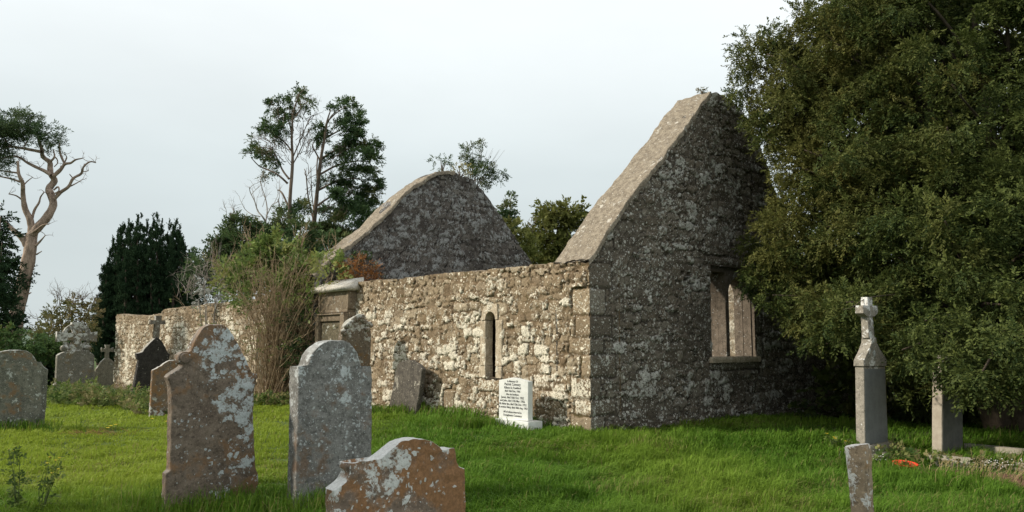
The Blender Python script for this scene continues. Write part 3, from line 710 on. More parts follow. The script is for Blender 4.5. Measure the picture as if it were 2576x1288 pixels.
headstone('brown headstone with stepped shoulders half hidden behind the tall rust-brown one', b5, *rows_(R5), .12, M_S5, GA_, 7, .007, .03)
b8 = stone_base(893, 1040, 18.9)
R8 = [(795, 900, 909), (798, 896, 913), (801, 889, 918), (806, 881, 923), (811, 876, 926), (817, 871, 929), (834, 864, 933), (855, 859, 934), (916, 859, 932), (1050, 858, 931)]
t8 = thing('headstone', 'brown round-topped headstone with a carved leafy rim beside the wall monument', 'headstone', b8, GA_, G_H)
l, r = traced(b8, GA_, *rows_(R8)); l = [(p, q - b8[2]) for p, q in l]; r = [(p, q - b8[2]) for p, q in r]
b = MB(); slab(b, l, r, .20, .03, .015, .008, 8); b.build('slab', M_S8, t8, smooth=True, sharp=50)
b = MB(); g_ = np.random.default_rng(5)
rim = l[:7][::-1] + r[:7]; rim = [tuple(np.array(rim[i]) * (1 - t) + np.array(rim[i + 1]) * t) for i in range(len(rim) - 1) for t in (0, .5)]
for (p, q) in rim:
    for k in range(2):
        bm = bmesh.new(); bmesh.ops.create_icosphere(bm, subdivisions=2, radius=g_.uniform(.045, .06))
        b.from_bm(bm, M=Matrix.Translation((p + g_.normal(0, .03) - .03 * np.sign(p), g_.uniform(-.02, .02), q + g_.normal(0, .03) - .03)) @ Matrix.Diagonal((1.2, .7, 1, 1)))
b.build('carved_rim', M_S8, t8, smooth=True)
b9 = (*from_church(-.42, 5.75), 0.0)
SLL = [(1012, 908), (997, 916), (994, 930), (986, 980), (976, 1031), (970, 1062)]; SLR = [(1030, 906), (1052, 919), (1060, 929), (1056, 970), (1047, 1030), (1043, 1062)]
headstone('dark grey leaning headstone with clipped corners propped against the church wall', b9, SLL, SLR, .11, M_SL, TH - PI / 2, 9, .006, .03, tilt=.02)
# celtic cross headstone
bX = stone_base(188, 1000, 25.0)
tX = thing('headstone', 'grey headstone crowned by a lichen-spotted ringed celtic cross', 'headstone', bX, GA_, G_H)
def loc(px, py, base, ang): a, z = on_plane(px, py, base, ang); return a, z - base[2]
RX = [(880, 168, 222), (884, 166, 224), (889, 152, 232), (894, 145, 237), (900, 144, 238), (948, 142, 238), (966, 140, 238), (969, 135, 240), (1006, 133, 242), (1040, 133, 242)]
l, r = traced(bX, GA_, *rows_(RX)); b = MB(); slab(b, [(p, q - bX[2]) for p, q in l], [(p, q - bX[2]) for p, q in r], .26, .04, .02, .012, 11); b.build('slab', M_CELT, tX, smooth=True, sharp=50)
cx, cz = loc(195, 847, bX, GA_); k = (loc(195, 811, bX, GA_)[1] - cz) / 36.0      # metres per photo pixel
b = MB(); n = 40
ring_o = [(cx + 34 * k * math.cos(t), cz + 34 * k * math.sin(t)) for t in np.linspace(0, 2 * PI, n, endpoint=False)]
ring_i = [(cx + 24 * k * math.cos(t), cz + 24 * k * math.sin(t)) for t in np.linspace(0, 2 * PI, n, endpoint=False)]
curve_plate(b, [ring_o, ring_i], .13, Matrix.Translation((0, .065, 0))); b.build('ring', M_CELT, tX)
b = MB()
def cr_pts(cx, cz, k):
    q = [(-14, 36), (14, 36), (12, 20), (9, 10), (20, 9), (46, 13), (46, -13), (20, -9), (9, -10), (13, -22), (17, -40), (-17, -40), (-13, -22), (-9, -10), (-20, -9), (-46, -13), (-46, 13), (-20, 9), (-9, 10), (-12, 20)]
    return [(cx + a * k, cz + z * k) for a, z in q]
curve_plate(b, [cr_pts(cx, cz, k)], .22, Matrix.Translation((0, .02, 0)))
for sx in (-1, 1):
    bm = bmesh.new(); bmesh.ops.create_cone(bm, segments=16, radius1=8 * k, radius2=8 * k, depth=.24, cap_ends=True)
    b.from_bm(bm, M=Matrix.Translation((cx + sx * 26 * k, .13, cz - 29 * k)) @ Matrix.Rotation(PI / 2, 4, 'X'))
b.build('cross', M_CELT, tX)
# small cross stone at the end of the wall
b3 = stone_base(271, 975, 40.0)
t3 = thing('headstone', 'small pale headstone topped by a little cross at the far end of the church wall', 'headstone', b3, GA_, G_H)
R3 = [(901, 265, 275), (905, 260, 281), (912, 253, 288), (921, 248, 293), (927, 243, 298), (931, 241, 300), (976, 243, 298), (1000, 243, 298)]
l, r = traced(b3, GA_, *rows_(R3)); b = MB(); slab(b, [(p, q - b3[2]) for p, q in l], [(p, q - b3[2]) for p, q in r], .22, .06, .02, .01, 13); b.build('slab', M_SMALL, t3, smooth=True, sharp=50)
cx, cz = loc(271, 881, b3, GA_); k = (loc(271, 867, b3, GA_)[1] - cz) / 14.
b = MB(); curve_plate(b, [[(cx + a * k, cz + z * k) for a, z in [(-6, 14), (6, 14), (4, 6), (8, 4), (14, 7), (14, -5), (8, -3), (4, -5), (5, -23), (-5, -23), (-4, -5), (-8, -3), (-14, -5), (-14, 7), (-8, 4), (-4, 6)]]], .16, Matrix.Translation((0, .03, 0))); b.build('cross', M_SMALL, t3)
bs = stone_base(239, 975, 38.5)
headstone('stumpy pale grave post between the celtic cross and the small cross stone', bs, *rows_([(934, 234, 244), (936, 233, 245), (976, 233, 245), (1000, 233, 245)]), .2, M_SMALL, GA_, 14, .01, .06, cat='grave post')
# dark leaning stone with cross
b4 = stone_base(372, 1000, 24.0)
t4 = thing('headstone', 'black pointed headstone with a cross finial leaning to one side before the old wall', 'headstone', b4, GA_, G_H)
L4 = [(393, 848), (380, 860), (368, 872), (358, 885), (350, 888), (344, 889), (345, 902), (349, 906), (341, 950), (334, 1002), (330, 1030)]; R4 = [(397, 848), (408, 859), (416, 872), (421, 885), (425, 888), (429, 892), (425, 906), (420, 910), (410, 950), (400, 1002), (394, 1030)]
l, r = traced(b4, GA_, L4, R4); b = MB(); slab(b, [(p, q - b4[2]) for p, q in l], [(p, q - b4[2]) for p, q in r], .20, .04, .02, .008, 15); b.build('slab', M_DARK, t4, smooth=True, sharp=50)
f4 = lambda x, y: loc(x, y, b4, GA_)
b = MB(); curve_plate(b, [[f4(*p) for p in [(388, 850), (391, 815), (379, 816), (379, 805), (393, 805.5), (393, 794), (408, 794), (407, 806), (417, 806), (417, 816), (404, 815), (402, 850)][::-1]]], .14, Matrix.Translation((0, .03, 0))); b.build('cross', M_DARKX, t4)
# white marble memorial
bW = (*from_church(-.62, 1.98), 0.0)
tW = thing('memorial_stone', 'small white marble memorial with black lettering standing before the church wall', 'memorial stone', bW, TH - PI / 2, None)
f = lambda x, y: loc(x, y, bW, TH - PI / 2)
wl = [f(1287, 950), f(1255, 956), f(1255, 1054)]; wr = [f(1289, 950), f(1328.5, 960), f(1328.5, 1059)]
b = MB(); slab(b, wl, wr, .115, .04, .006, .0, 16); b.build('tablet', M_WHITE, tW, smooth=True, sharp=30)
xa, xb = wl[-1][0], wr[-1][0]; zb = min(wl[-1][1], wr[-1][1])
b = MB(); b.box(xa - .07, xb + .06, -.05, .30, -.25, zb + .01, .008); b.build('plinth', M_WHITE, tW, smooth=True, sharp=30)
b = MB(); W = xb - xa; xm = (xa + xb) / 2; ztop = max(p[1] for p in wl)
lines = [('In Memory Of', .040, 0), ('Patrick Connery', .054, .01), ('Kilbane St. Frankford', .044, 0), ('died 16th Dec. 1966', .042, 0), ('Also his brothers', .040, 0), ('James, died 16th Oct. 1955', .046, 0), ('and John, died 17th Mar. 1956.', .045, 0), ('His father Jim, died 15th Dec. 1952', .043, 0), ('His mother Mary, died 30th Aug. 1953', .042, 0), ('', 0, 0), ('All of whom interred in', .042, 0), ('Donaghmore Cemetery', .042, 0), ('', 0, 0), ('', 0, 0), ('Rest In Peace', .042, 0)]
z = ztop - .085
for s_, sz_, e_ in lines:
    if s_: text_mesh(b, s_, sz_ * 1.28, xm - .02, z, -.0025, bold=.0006)
    z -= .060 if s_ else .026
b.build('inscription', M_INK, tW)
# tall grey monument with cross
bO = stone_base(2195, 1145); tO = thing('grave_monument', 'tall tapering grey grave monument with a stepped head and a small cross under the yew', 'grave monument', bO, TH)
f = lambda x, y: loc(x, y, bO, TH)
def opart(name, pairs, th, m, y0=0., parent=tO, bev=.008):
    b = MB(); slab(b, [f(*p[0]) if len(p[0]) == 2 else p[0] for p in pairs], [f(*p[1]) for p in pairs], th, .03, bev, .002, len(name), y0=y0); return b.build(name, m, parent, smooth=True, sharp=35)
body = opart('body', [((2173.5, 922), (2227, 922)), ((2176.5, 1127), (2235, 1117))], .135, M_OB)
opart('inscribed_face', [((2175, 928), (2225.5, 928)), ((2178, 1119), (2233, 1110))], .02, M_OBF, -.004, body, .002)
hd = opart('head', [((2190, 850), (2203, 849)), ((2190.5, 862), (2203.5, 861)), ((2184, 880), (2212, 879)), ((2173, 903), (2227, 901)), ((2171, 908), (2229, 906)), ((2171, 921), (2229, 920))], .155, M_OB, -.012)
cxn = opart('cross_shaft', [((2185, 747), (2197, 748)), ((2185.5, 800), (2198, 800)), ((2188, 850), (2203, 849.5))], .11, M_OB, .012)
opart('cross_arm', [((2173, 768), (2210, 769)), ((2173, 787.5), (2210, 787)), ((2182, 796), (2201, 796))], .128, M_OB, .003)
xa, za = f(2176.5, 1127); xb, zb = f(2235, 1117); zb = (za + zb) / 2
b = MB(); b.box(xa - .07, xb + .12, -.10, .25, zb - .07, zb + .035, .02, top=(.04, .04)); b.box(xa - .15, xb + .20, -.19, .34, -.3, zb - .07, .025); b.build('plinth', M_KERB, tO, smooth=True, sharp=35)
b = MB(); ix, iz = f(2197, 889)                           # small interlaced emblem and worn lettering
for bx in [(-.008, .008, -.055, .05), (-.03, .03, .018, .030)]: b.box(ix + bx[0], ix + bx[1], -.022, -.012, iz + bx[2], iz + bx[3])
text_mesh(b, 'IHS', .075, ix, iz - .03, -.016); b.build('emblem', M_IHS, hd)
# dark slab with pale edge
bP = stone_base(2395, 1150); tP = thing('headstone', 'plain dark slab headstone with a pale edge half buried in the yew boughs', 'headstone', bP, TH, G_H)
f = lambda x, y: loc(x, y, bP, TH)
pl = [f(2385, 893), f(2371, 915), f(2370, 1160)]; pr = [f(2395, 893), f(2421, 912), f(2422, 1155)]
b = MB(); slab(b, pl, pr, .14, .04, .01, .003, 18); b.build('slab', M_PILS, tP, smooth=True, sharp=40)
q = .012; b = MB(); slab(b, [(p[0] + q, p[1] - q) for p in pl], [(p[0] - q, p[1] - q) for p in pr], .02, .05, .002, .001, 19, y0=-.006); b.build('polished_face', M_PIL, tP, smooth=True, sharp=40)
# far pale stone seen past the monument
bF = stone_base(2142, 995, 28.0)
headstone('small pale sunlit headstone glimpsed far behind the grey cross monument', bF, *rows_([(882, 2136, 2150), (885, 2132, 2155), (990, 2132, 2155), (1010, 2132, 2155)]), .2, M_SMALL, GA_, 20, .008, .06)
# kerbs of the plot
def kerb(label, pts, w, h, m):
    b = MB(); P = [np.array(ground_at(*p)[:2]) for p in pts]; a, c = P[0], P[-1]; d = (c - a) / np.linalg.norm(c - a); L = np.linalg.norm(c - a)
    x = 0
    b.box(0, L, 0, w, -.15, h, .012)
    o = b.build('grave_kerb', m, None, smooth=True, sharp=35); o.location = (*a, float(ground_z(*a))); o.rotation_euler = (0, 0, math.atan2(d[1], d[0])); return tag(o, label, 'kerb', 'kerbs of the grave plot')
kerb('nearer pale concrete grave kerb running from the dark slab out of the picture on the right', [(2330, 1162), (2700, 1200)], .14, .15, M_KERB)
kerb('farther grave kerb in the shade behind the dark slab headstone', [(2424, 1143), (2720, 1176)], .14, .18, M_KERB)
# red bowl
bb = ground_at(2277, 1191); bo = thing('flower_bowl', 'shallow red plastic bowl lying on the grass before the grave plot', 'bowl', (bb[0], bb[1], float(ground_z(*bb[:2]))), .3)
prf = [(.02, .0), (.085, .0), (.10, .01), (.135, .085), (.15, .095), (.15, .102), (.132, .098), (.095, .02), (.02, .014)]
an = np.linspace(0, 2 * PI, 33); P = np.array([[(r * math.cos(t), r * math.sin(t), z) for t in an] for r, z in prf]); b = MB(); b.grid(P)
M_ = np.array(Matrix.Rotation(.12, 3, 'X')); V = np.vstack(b.V) @ M_.T + [0, 0, .03]; b.V = [V]; b.build('bowl', M_RED, bo, smooth=True)
b = MB(); g_ = np.random.default_rng(9); Pn = g_.normal(0, .02, (26, 3)) + [0.03, 0, .06]; 
M_DRY = mat_leaf('dry_leaf', (.16, .09, .03), (.34, .2, .07), (.2, .05, .02), .3)
leaves(b, Pn, g_.normal(size=(26, 3)) + [0, 0, 1], .07, 5, .05, .014, g_, np.full((26, 2), .5)); b.build('dead_flowers', M_DRY, bo)
# ================================================================== vegetation materials
M_BARK = mat_plain('grey_bark', (.10, .075, .055), (.20, .155, .12), 14, .95, .8, sc=(1, 1, .25))
M_PINEB = mat_plain('pine_bark', (.17, .125, .095), (.40, .30, .235), 5, .95, 1., sc=(1, 1, .35), dist=.06)
M_TWIG = mat_plain('brown_twig', (.24, .165, .10), (.44, .335, .22), 5, .9, .2)
M_PALETWIG = mat_plain('pale_twig', (.22, .19, .16), (.36, .32, .28), 5, .9, .2)
M_DTWIG = mat_plain('dark_bark', (.045, .035, .026), (.09, .07, .05), 9, .95, .5)
L_YEW = mat_leaf('yew_foliage', (.032, .054, .017), (.115, .140, .038), (.138, .132, .038), .38, .28)
L_CYP = mat_leaf('cypress_foliage', (.032, .065, .030), (.095, .150, .055), (.15, .14, .05), .22, .25)
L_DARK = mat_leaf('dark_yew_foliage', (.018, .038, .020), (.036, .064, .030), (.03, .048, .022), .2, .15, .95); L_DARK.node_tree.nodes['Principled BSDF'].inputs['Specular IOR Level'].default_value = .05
L_PINE = mat_leaf('pine_foliage', (.035, .065, .030), (.085, .135, .060), (.09, .115, .05), .3, .25)
L_LIGHT = mat_leaf('shrub_foliage', (.085, .14, .038), (.22, .29, .085), (.25, .25, .08), .30, .35, .45)
L_HEDGE = mat_leaf('hedge_foliage', (.04, .085, .03), (.12, .19, .06), (.15, .17, .05), .3, .25)
L_OLIVE = mat_leaf('olive_tree_foliage', (.070, .085, .022), (.17, .185, .05), (.165, .165, .05), .3, .3)
L_BROWN = mat_leaf('brown_tree_foliage', (.085, .09, .035), (.18, .18, .07), (.19, .15, .07), .35, .3)
L_RUST = mat_leaf('rust_foliage', (.17, .07, .022), (.38, .165, .05), (.14, .065, .025), .3, .2)
L_YELL = mat_leaf('ivy_foliage', (.16, .15, .05), (.38, .34, .13), (.12, .12, .04), .3, .3)
L_WEED = mat_leaf('weed_foliage', (.055, .10, .025), (.17, .22, .06), (.27, .23, .11), .35, .35)
L_WHITE = mat_leaf('silver_foliage', (.30, .31, .29), (.55, .56, .54), (.2, .2, .17), .3, .3)
M_YFLOW = mat_plain('yellow_petal', (.70, .50, .03), (.85, .65, .06), 20, .6, .1)
M_WFLOW = mat_plain('white_petal', (.6, .6, .58), (.8, .8, .78), 20, .6, .1)
M_FERN = mat_plain('weed_stem', (.06, .09, .03), (.11, .14, .05), 9, .8, .1)
M_DRYG = mat_plain('dry_stem', (.26, .19, .09), (.42, .32, .17), 9, .9, .1)

def tree(name, label, cat, base, group=None):
    x, y = base[:2]; return thing(name, label, cat, (x, y, float(ground_z(x, y))), 0, group)
G_T = 'trees around the church'
# ------------------------------------------------------------------ great yew on the right
g = np.random.default_rng(21)
yew = tree('yew_tree', 'huge spreading yew with brownish green drooping boughs filling the right of the picture', 'tree', (9.6, 15.2))
sil = np.array([(-260, 2130), (-120, 2070), (0, 2035), (60, 1950), (100, 1885), (118, 1828), (170, 1835), (240, 1850), (300, 1880), (380, 1915), (470, 1950), (510, 1945), (560, 1905), (600, 1885), (650, 1868), (700, 1890), (745, 1915), (765, 1970), (800, 1985), (850, 1995), (880, 2040)])
bot = np.array([(1860, 690), (1900, 742), (1960, 775), (2010, 845), (2060, 862), (2120, 835), (2160, 845), (2230, 905), (2330, 960), (2440, 975), (2600, 985), (2760, 1000), (2900, 1010)])
pads = []
def ydepth(dx, dy):
    a = np.clip((dx - 1830) / 600., 0, 1.3); b = np.clip((dy - 100) / 800., -.4, 1.1)
    return 16.9 - 4.1 * a ** .8 * (.45 + .55 * max(b, 0)) - 1.3 * math.sin(min(a, 1) * PI / 2) + g.normal(0, .45)
for yy in range(-170, 1110, 62):
    for xx in range(1840, 2930, 74):
        dx, dy = xx + g.normal(0, 20) + (37 if (yy // 62) % 2 else 0), yy + g.normal(0, 16)
        lim = np.interp(dy, sil[:, 0], sil[:, 1]); low = np.interp(dx, bot[:, 0], bot[:, 1])
        if dx < lim + 45 or dy > low - 30: continue
        Y = ydepth(dx, dy); rx = g.uniform(38, 66); rz = g.uniform(26, 44)
        warm = .75 * math.exp(-((dx - 2000) / 330) ** 2 - ((dy - 250) / 420) ** 2) + .45 * g.random()
        if 1930 < dx < 2080 and 470 < dy < 600: warm = 1.0
        if dx > 2450: warm *= .5
        pads.append(ppad(dx, dy, rx, rz, Y, 1.0, min(1, warm)))
for (xx, yy, rx, rz, Y) in [(2330, 910, 44, 26, 11.2), (2390, 915, 50, 30, 11.0), (2450, 935, 50, 34, 10.9), (2355, 955, 28, 18, 11.1), (2440, 985, 36, 26, 10.8), (2490, 975, 40, 24, 10.8), (2540, 965, 46, 30, 10.7), (2270, 880, 40, 30, 11.6), (2250, 920, 30, 20, 12.5), (2100, 790, 40, 26, 12.6), (2080, 830, 36, 24, 12.8), (2130, 760, 40, 28, 12.4), (2120, 850, 30, 20, 12.6), (2300, 1000, 20, 16, 12.6)]: pads.append(ppad(xx, yy, rx, rz, Y, 1., g.uniform(.15, .5)))
for (yy, xx) in [(y_, np.interp(y_, sil[:, 0], sil[:, 1])) for y_ in range(-200, 880, 26)]:
    dx = xx + g.uniform(14, 40); Y = ydepth(dx, yy)
    pads.append(ppad(dx, yy + g.normal(0, 8), g.uniform(20, 34), g.uniform(14, 24), Y, 1.2, g.uniform(.4, .95)))
for yy in range(20, 790, 44):
    for q in range(5):
        lim = np.interp(yy, sil[:, 0], sil[:, 1]); dx = lim + g.uniform(70, 350); dy = yy + g.normal(0, 14); warm = .5 + .5 * g.random()
        if dy < np.interp(dx, bot[:, 0], bot[:, 1]) - 20: pads.append(ppad(dx, dy, g.uniform(26, 48), g.uniform(20, 34), ydepth(dx, dy) + g.uniform(-.9, 1.2), 1.1, warm * (.9 if dx < 2150 else .6)))
for xx in range(1900, 2880, 44):
    yy = np.interp(xx, bot[:, 0], bot[:, 1]) - g.uniform(18, 46); pads.append(ppad(xx, yy, g.uniform(26, 44), g.uniform(18, 30), ydepth(xx, yy) + g.uniform(-.3, 1.2), 1.1, g.uniform(.1, .6)))
def outside(p, gap):
    c, r = np.array(p[0]), p[1]; t_, s_ = to_church(c[0], c[1])
    if t_ < 9.9 and s_ > -gap and c[2] < 9:
        k = 1.0
        while s_ > -gap and k > .5: k -= .01; q = np.array([0, 0, EYE]) + (c - [0, 0, EYE]) * k; t_, s_ = to_church(q[0], q[1])
        return (q, tuple(np.array(r) * k), *p[2:])
    return p
pads = [outside(p, .55) for p in pads]
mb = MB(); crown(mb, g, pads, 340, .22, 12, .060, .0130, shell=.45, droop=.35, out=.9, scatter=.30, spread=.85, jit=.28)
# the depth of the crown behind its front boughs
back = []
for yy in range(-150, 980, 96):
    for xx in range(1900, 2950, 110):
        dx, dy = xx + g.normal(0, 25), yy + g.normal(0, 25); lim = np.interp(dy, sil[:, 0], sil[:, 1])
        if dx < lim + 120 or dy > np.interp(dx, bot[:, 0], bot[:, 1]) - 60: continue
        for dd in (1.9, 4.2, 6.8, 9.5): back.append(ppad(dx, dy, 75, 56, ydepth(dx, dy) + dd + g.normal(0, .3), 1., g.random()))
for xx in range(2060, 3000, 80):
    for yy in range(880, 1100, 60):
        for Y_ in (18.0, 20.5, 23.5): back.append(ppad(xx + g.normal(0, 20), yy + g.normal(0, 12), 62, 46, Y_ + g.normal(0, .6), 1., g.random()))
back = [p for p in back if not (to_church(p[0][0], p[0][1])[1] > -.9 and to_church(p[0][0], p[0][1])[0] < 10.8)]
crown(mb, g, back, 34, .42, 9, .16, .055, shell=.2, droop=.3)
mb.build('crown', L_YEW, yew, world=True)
mb = MB(); yb = np.array(yew.location)
for k in range(9):
    a = k * 2.4; r0 = .35 * (k > 0); p0 = yb + [r0 * math.cos(a), r0 * math.sin(a), -.3]
    tip = yb + [g.uniform(1.2, 3.5) * math.cos(a), g.uniform(.8, 1.6) * math.sin(a), g.uniform(4, 8)]
    m1 = p0 + (tip - p0) * .35 + [0, 0, .8]; m2 = p0 + (tip - p0) * .7 + g.normal(0, .3, 3)
    P, R = smooth_line([p0, m1, m2, tip], [.30 if k else .48, .2, .12, .04], 5); mb.tube(P, R, 9)
for p in pads[::4]:
    c = p[0]; s0 = yb + [0, 0, min(7, max(1.2, c[2] * .45))]; mid = (s0 + c) / 2 + [g.normal(0, .3), g.normal(0, .3), .5]
    P, R = smooth_line([s0, mid, c], [.07, .04, .012], 5); mb.tube(P, R, 5)
limb(mb, [(2330, 735), (2240, 742), (2190, 748), (2165, 758), (2140, 775), (2120, 778)], [13.4, 12.6, 12.1, 12.0, 12.0, 12.0], .011, .004, sides=5)
mb.build('trunk', M_DTWIG, yew, world=True)
# ------------------------------------------------------------------ old pine on the left
g = np.random.default_rng(31); Y = 40.; pine = tree('pine_tree', 'old pine with bare twisting pinkish limbs and a flat tuft of needles', 'tree', at(35, 840, Y), G_T)
mb = MB(); k = mpp(Y)
W = lambda px: px * k / 2 * .88
def pl(pts, w0, w1, wob=.25): limb(mb, pts, Y, W(w0), W(w1), g, wob, 8, 4)
pl([(20, 960), (30, 880), (40, 800), (52, 740), (66, 680), (74, 640), (78, 606), (80, 588)], 44, 30, .05)
pl([(80, 590), (96, 571), (117, 548), (134, 516), (128, 490), (123, 475), (137, 455), (129, 440), (126, 424), (125, 408), (108, 394), (105, 376), (99, 356), (96, 338)], 26, 8)
pl([(79, 588), (76, 554), (63, 525), (58, 490), (57, 461), (47, 437), (45, 405)], 20, 6)
for pts, a, b in [([(50, 457), (25, 449), (-6, 443)], 7, 3), ([(44, 435), (22, 432), (-8, 428)], 6, 3), ([(61, 464), (70, 455), (82, 446)], 4, 2), ([(55, 502), (40, 492), (22, 488)], 5, 2.5), ([(80, 552), (87, 528), (98, 510), (102, 496), (111, 483)], 8, 3), ([(66, 618), (55, 598), (38, 583), (23, 569), (9, 556), (-14, 540)], 18, 7), ([(55, 600), (70, 592), (85, 583), (108, 566), (123, 564)], 9, 3), ([(90, 618), (102, 606), (114, 592)], 8, 2.5),
                  ([(137, 500), (152, 484), (172, 470), (184, 449), (204, 437), (210, 420), (226, 407), (241, 409)], 11, 3.5), ([(172, 471), (190, 462), (207, 452)], 5, 2), ([(184, 449), (179, 443), (175, 438)], 4, 2), ([(206, 433), (222, 430)], 4, 2), ([(210, 422), (212, 412)], 3, 2),
                  ([(135, 443), (152, 427), (163, 413), (178, 410), (190, 402), (208, 398)], 12, 3), ([(163, 413), (152, 388), (149, 367), (151, 361)], 7, 4), ([(164, 406), (168, 396), (163, 387)], 4, 2), ([(155, 425), (152, 417)], 4, 2), ([(129, 441), (114, 431), (90, 420), (67, 408), (52, 398), (29, 392), (-4, 402)], 11, 4), ([(104, 382), (73, 376), (50, 372), (23, 370), (-6, 379)], 10, 4), ([(127, 407), (137, 394), (134, 376)], 7, 3), ([(137, 394), (143, 400), (145, 410), (136, 420)], 4, 2.5), ([(135, 478), (146, 470), (148, 480), (136, 488)], 5, 4), ([(96, 345), (85, 330), (60, 318), (30, 318)], 6, 2), ([(97, 350), (115, 338), (130, 330)], 5, 2), ([(92, 640), (105, 632)], 5, 2), ([(52, 745), (70, 740), (78, 736)], 6, 3), ([(30, 372), (15, 355), (5, 335)], 4, 2), ([(60, 372), (68, 355), (78, 345)], 3, 1.5)]: pl(pts, a, b)
for (x, y) in [(82, 446), (22, 488), (111, 483), (240, 408), (208, 398), (151, 361), (207, 452), (222, 430), (163, 388), (134, 376), (190, 402), (184, 449), (60, 372), (100, 420), (40, 392), (20, 372), (48, 405), (104, 352), (70, 408), (122, 564), (114, 592), (204, 437), (163, 413), (90, 350), (50, 372), (30, 318), (110, 340)]:
    twigs(mb, g, [at(x, y, Y)] * 2, [np.array([g.normal(.3, .6), .3 * g.normal(), g.normal(.4, .5)]) for _ in range(2)], 17 * k, .8 * k, 2, 1, 4, .6, .1)
mb.build('trunk', M_PINEB, pine, world=True, smooth=True)
mb = MB(); pp = [(35, 306, 48, 15), (5, 318, 50, 22), (80, 318, 22, 12), (62, 330, 34, 11), (118, 330, 22, 12), (138, 326, 12, 8), (130, 352, 15, 12), (20, 348, 34, 11), (-20, 355, 36, 20), (60, 348, 20, 7), (5, 378, 26, 10), (5, 408, 20, 9), (28, 414, 12, 4), (12, 440, 12, 5), (-16, 440, 24, 14), (96, 352, 12, 7), (110, 372, 10, 6), (150, 364, 7, 3), (40, 295, 20, 8), (-40, 320, 40, 40), (-30, 400, 40, 30)]
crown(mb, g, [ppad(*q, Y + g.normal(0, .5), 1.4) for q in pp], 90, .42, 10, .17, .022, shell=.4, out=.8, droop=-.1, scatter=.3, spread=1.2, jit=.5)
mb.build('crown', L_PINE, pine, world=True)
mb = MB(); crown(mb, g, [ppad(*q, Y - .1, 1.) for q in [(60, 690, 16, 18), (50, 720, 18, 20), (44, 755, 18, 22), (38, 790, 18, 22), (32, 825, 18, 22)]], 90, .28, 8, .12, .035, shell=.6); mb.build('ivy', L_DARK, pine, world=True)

# ------------------------------------------------------------------ pair of wind-torn cypresses
def cypress(label, Y, base, seed, limbs, pads_, tw, dens=230, m=L_CYP):
    g = np.random.default_rng(seed); t = tree('cypress_tree', label, 'tree', at(*base, Y), G_T); mb = MB(); k = mpp(Y)
    for pts, a, b in limbs: limb(mb, pts, Y, a * k / 2, b * k / 2, g, .35, 6, 4)
    for (x, y, rx, ry, ddx, ddy, n) in tw:
        for q in range(n):
            p = at(x + g.uniform(-rx, rx), y + g.uniform(-ry, ry), Y + g.normal(0, .5)); twigs(mb, g, [p], [np.array([ddx + .4 * g.normal(), .4 * g.normal(), ddy])], 34 * k, 1.0 * k, 3, 2, 3, .55, .12)
    mb.build('trunk', M_BARK, t, world=True)
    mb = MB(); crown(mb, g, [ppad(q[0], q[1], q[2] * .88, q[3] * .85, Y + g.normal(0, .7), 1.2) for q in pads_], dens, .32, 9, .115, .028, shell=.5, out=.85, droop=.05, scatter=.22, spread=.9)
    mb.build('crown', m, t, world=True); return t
cypress('tall thin cypress with bare inner twigs and flat green pads, left of its twin', 38., (724, 900), 41,
    [([(722, 930), (722, 760), (724, 640), (728, 560), (730, 493), (736, 410), (734, 347), (738, 285), (753, 236)], 17, 3), ([(724, 462), (708, 447), (690, 434), (668, 425), (650, 416), (632, 397)], 6, 2), ([(727, 450), (712, 430), (700, 405), (690, 385), (672, 372), (640, 372)], 6, 2), ([(733, 380), (720, 362), (700, 345), (672, 326), (662, 312)], 5, 2), ([(735, 345), (728, 310), (715, 280), (695, 255)], 5, 2), ([(735, 400), (750, 365), (765, 330), (778, 300), (786, 290)], 4, 1.5), ([(733, 420), (752, 385), (770, 345), (778, 320)], 4, 1.5), ([(738, 300), (752, 280), (765, 262), (776, 255)], 4, 1.5), ([(738, 330), (735, 300), (742, 270), (748, 250)], 4, 1.5), ([(726, 520), (712, 490), (704, 480), (698, 478)], 6, 3), ([(724, 580), (708, 545), (700, 500)], 5, 2), ([(722, 600), (700, 575), (690, 560)], 5, 3), ([(720, 640), (695, 600), (665, 575)], 7, 3)],
    [(640, 380, 22, 9), (662, 386, 22, 10), (680, 396, 12, 8), (633, 350, 8, 7), (668, 322, 20, 10), (690, 316, 26, 12), (708, 328, 18, 10), (682, 268, 11, 11), (686, 248, 12, 8), (712, 246, 14, 7), (722, 283, 22, 11), (706, 292, 14, 9), (752, 232, 12, 9), (757, 222, 9, 6), (764, 244, 12, 9), (776, 262, 14, 9), (738, 252, 12, 8), (668, 410, 12, 6), (682, 428, 10, 8), (690, 405, 12, 7), (667, 438, 5, 7), (740, 515, 24, 12), (760, 520, 18, 11), (725, 535, 16, 12), (700, 352, 14, 8), (725, 305, 12, 6)],
    [(700, 385, 35, 35, -.5, .6, 34), (760, 350, 18, 50, .35, .8, 26), (715, 320, 25, 30, -.2, .8, 12), (700, 560, 20, 40, -.3, .8, 12), (750, 280, 20, 25, .3, .8, 10)])
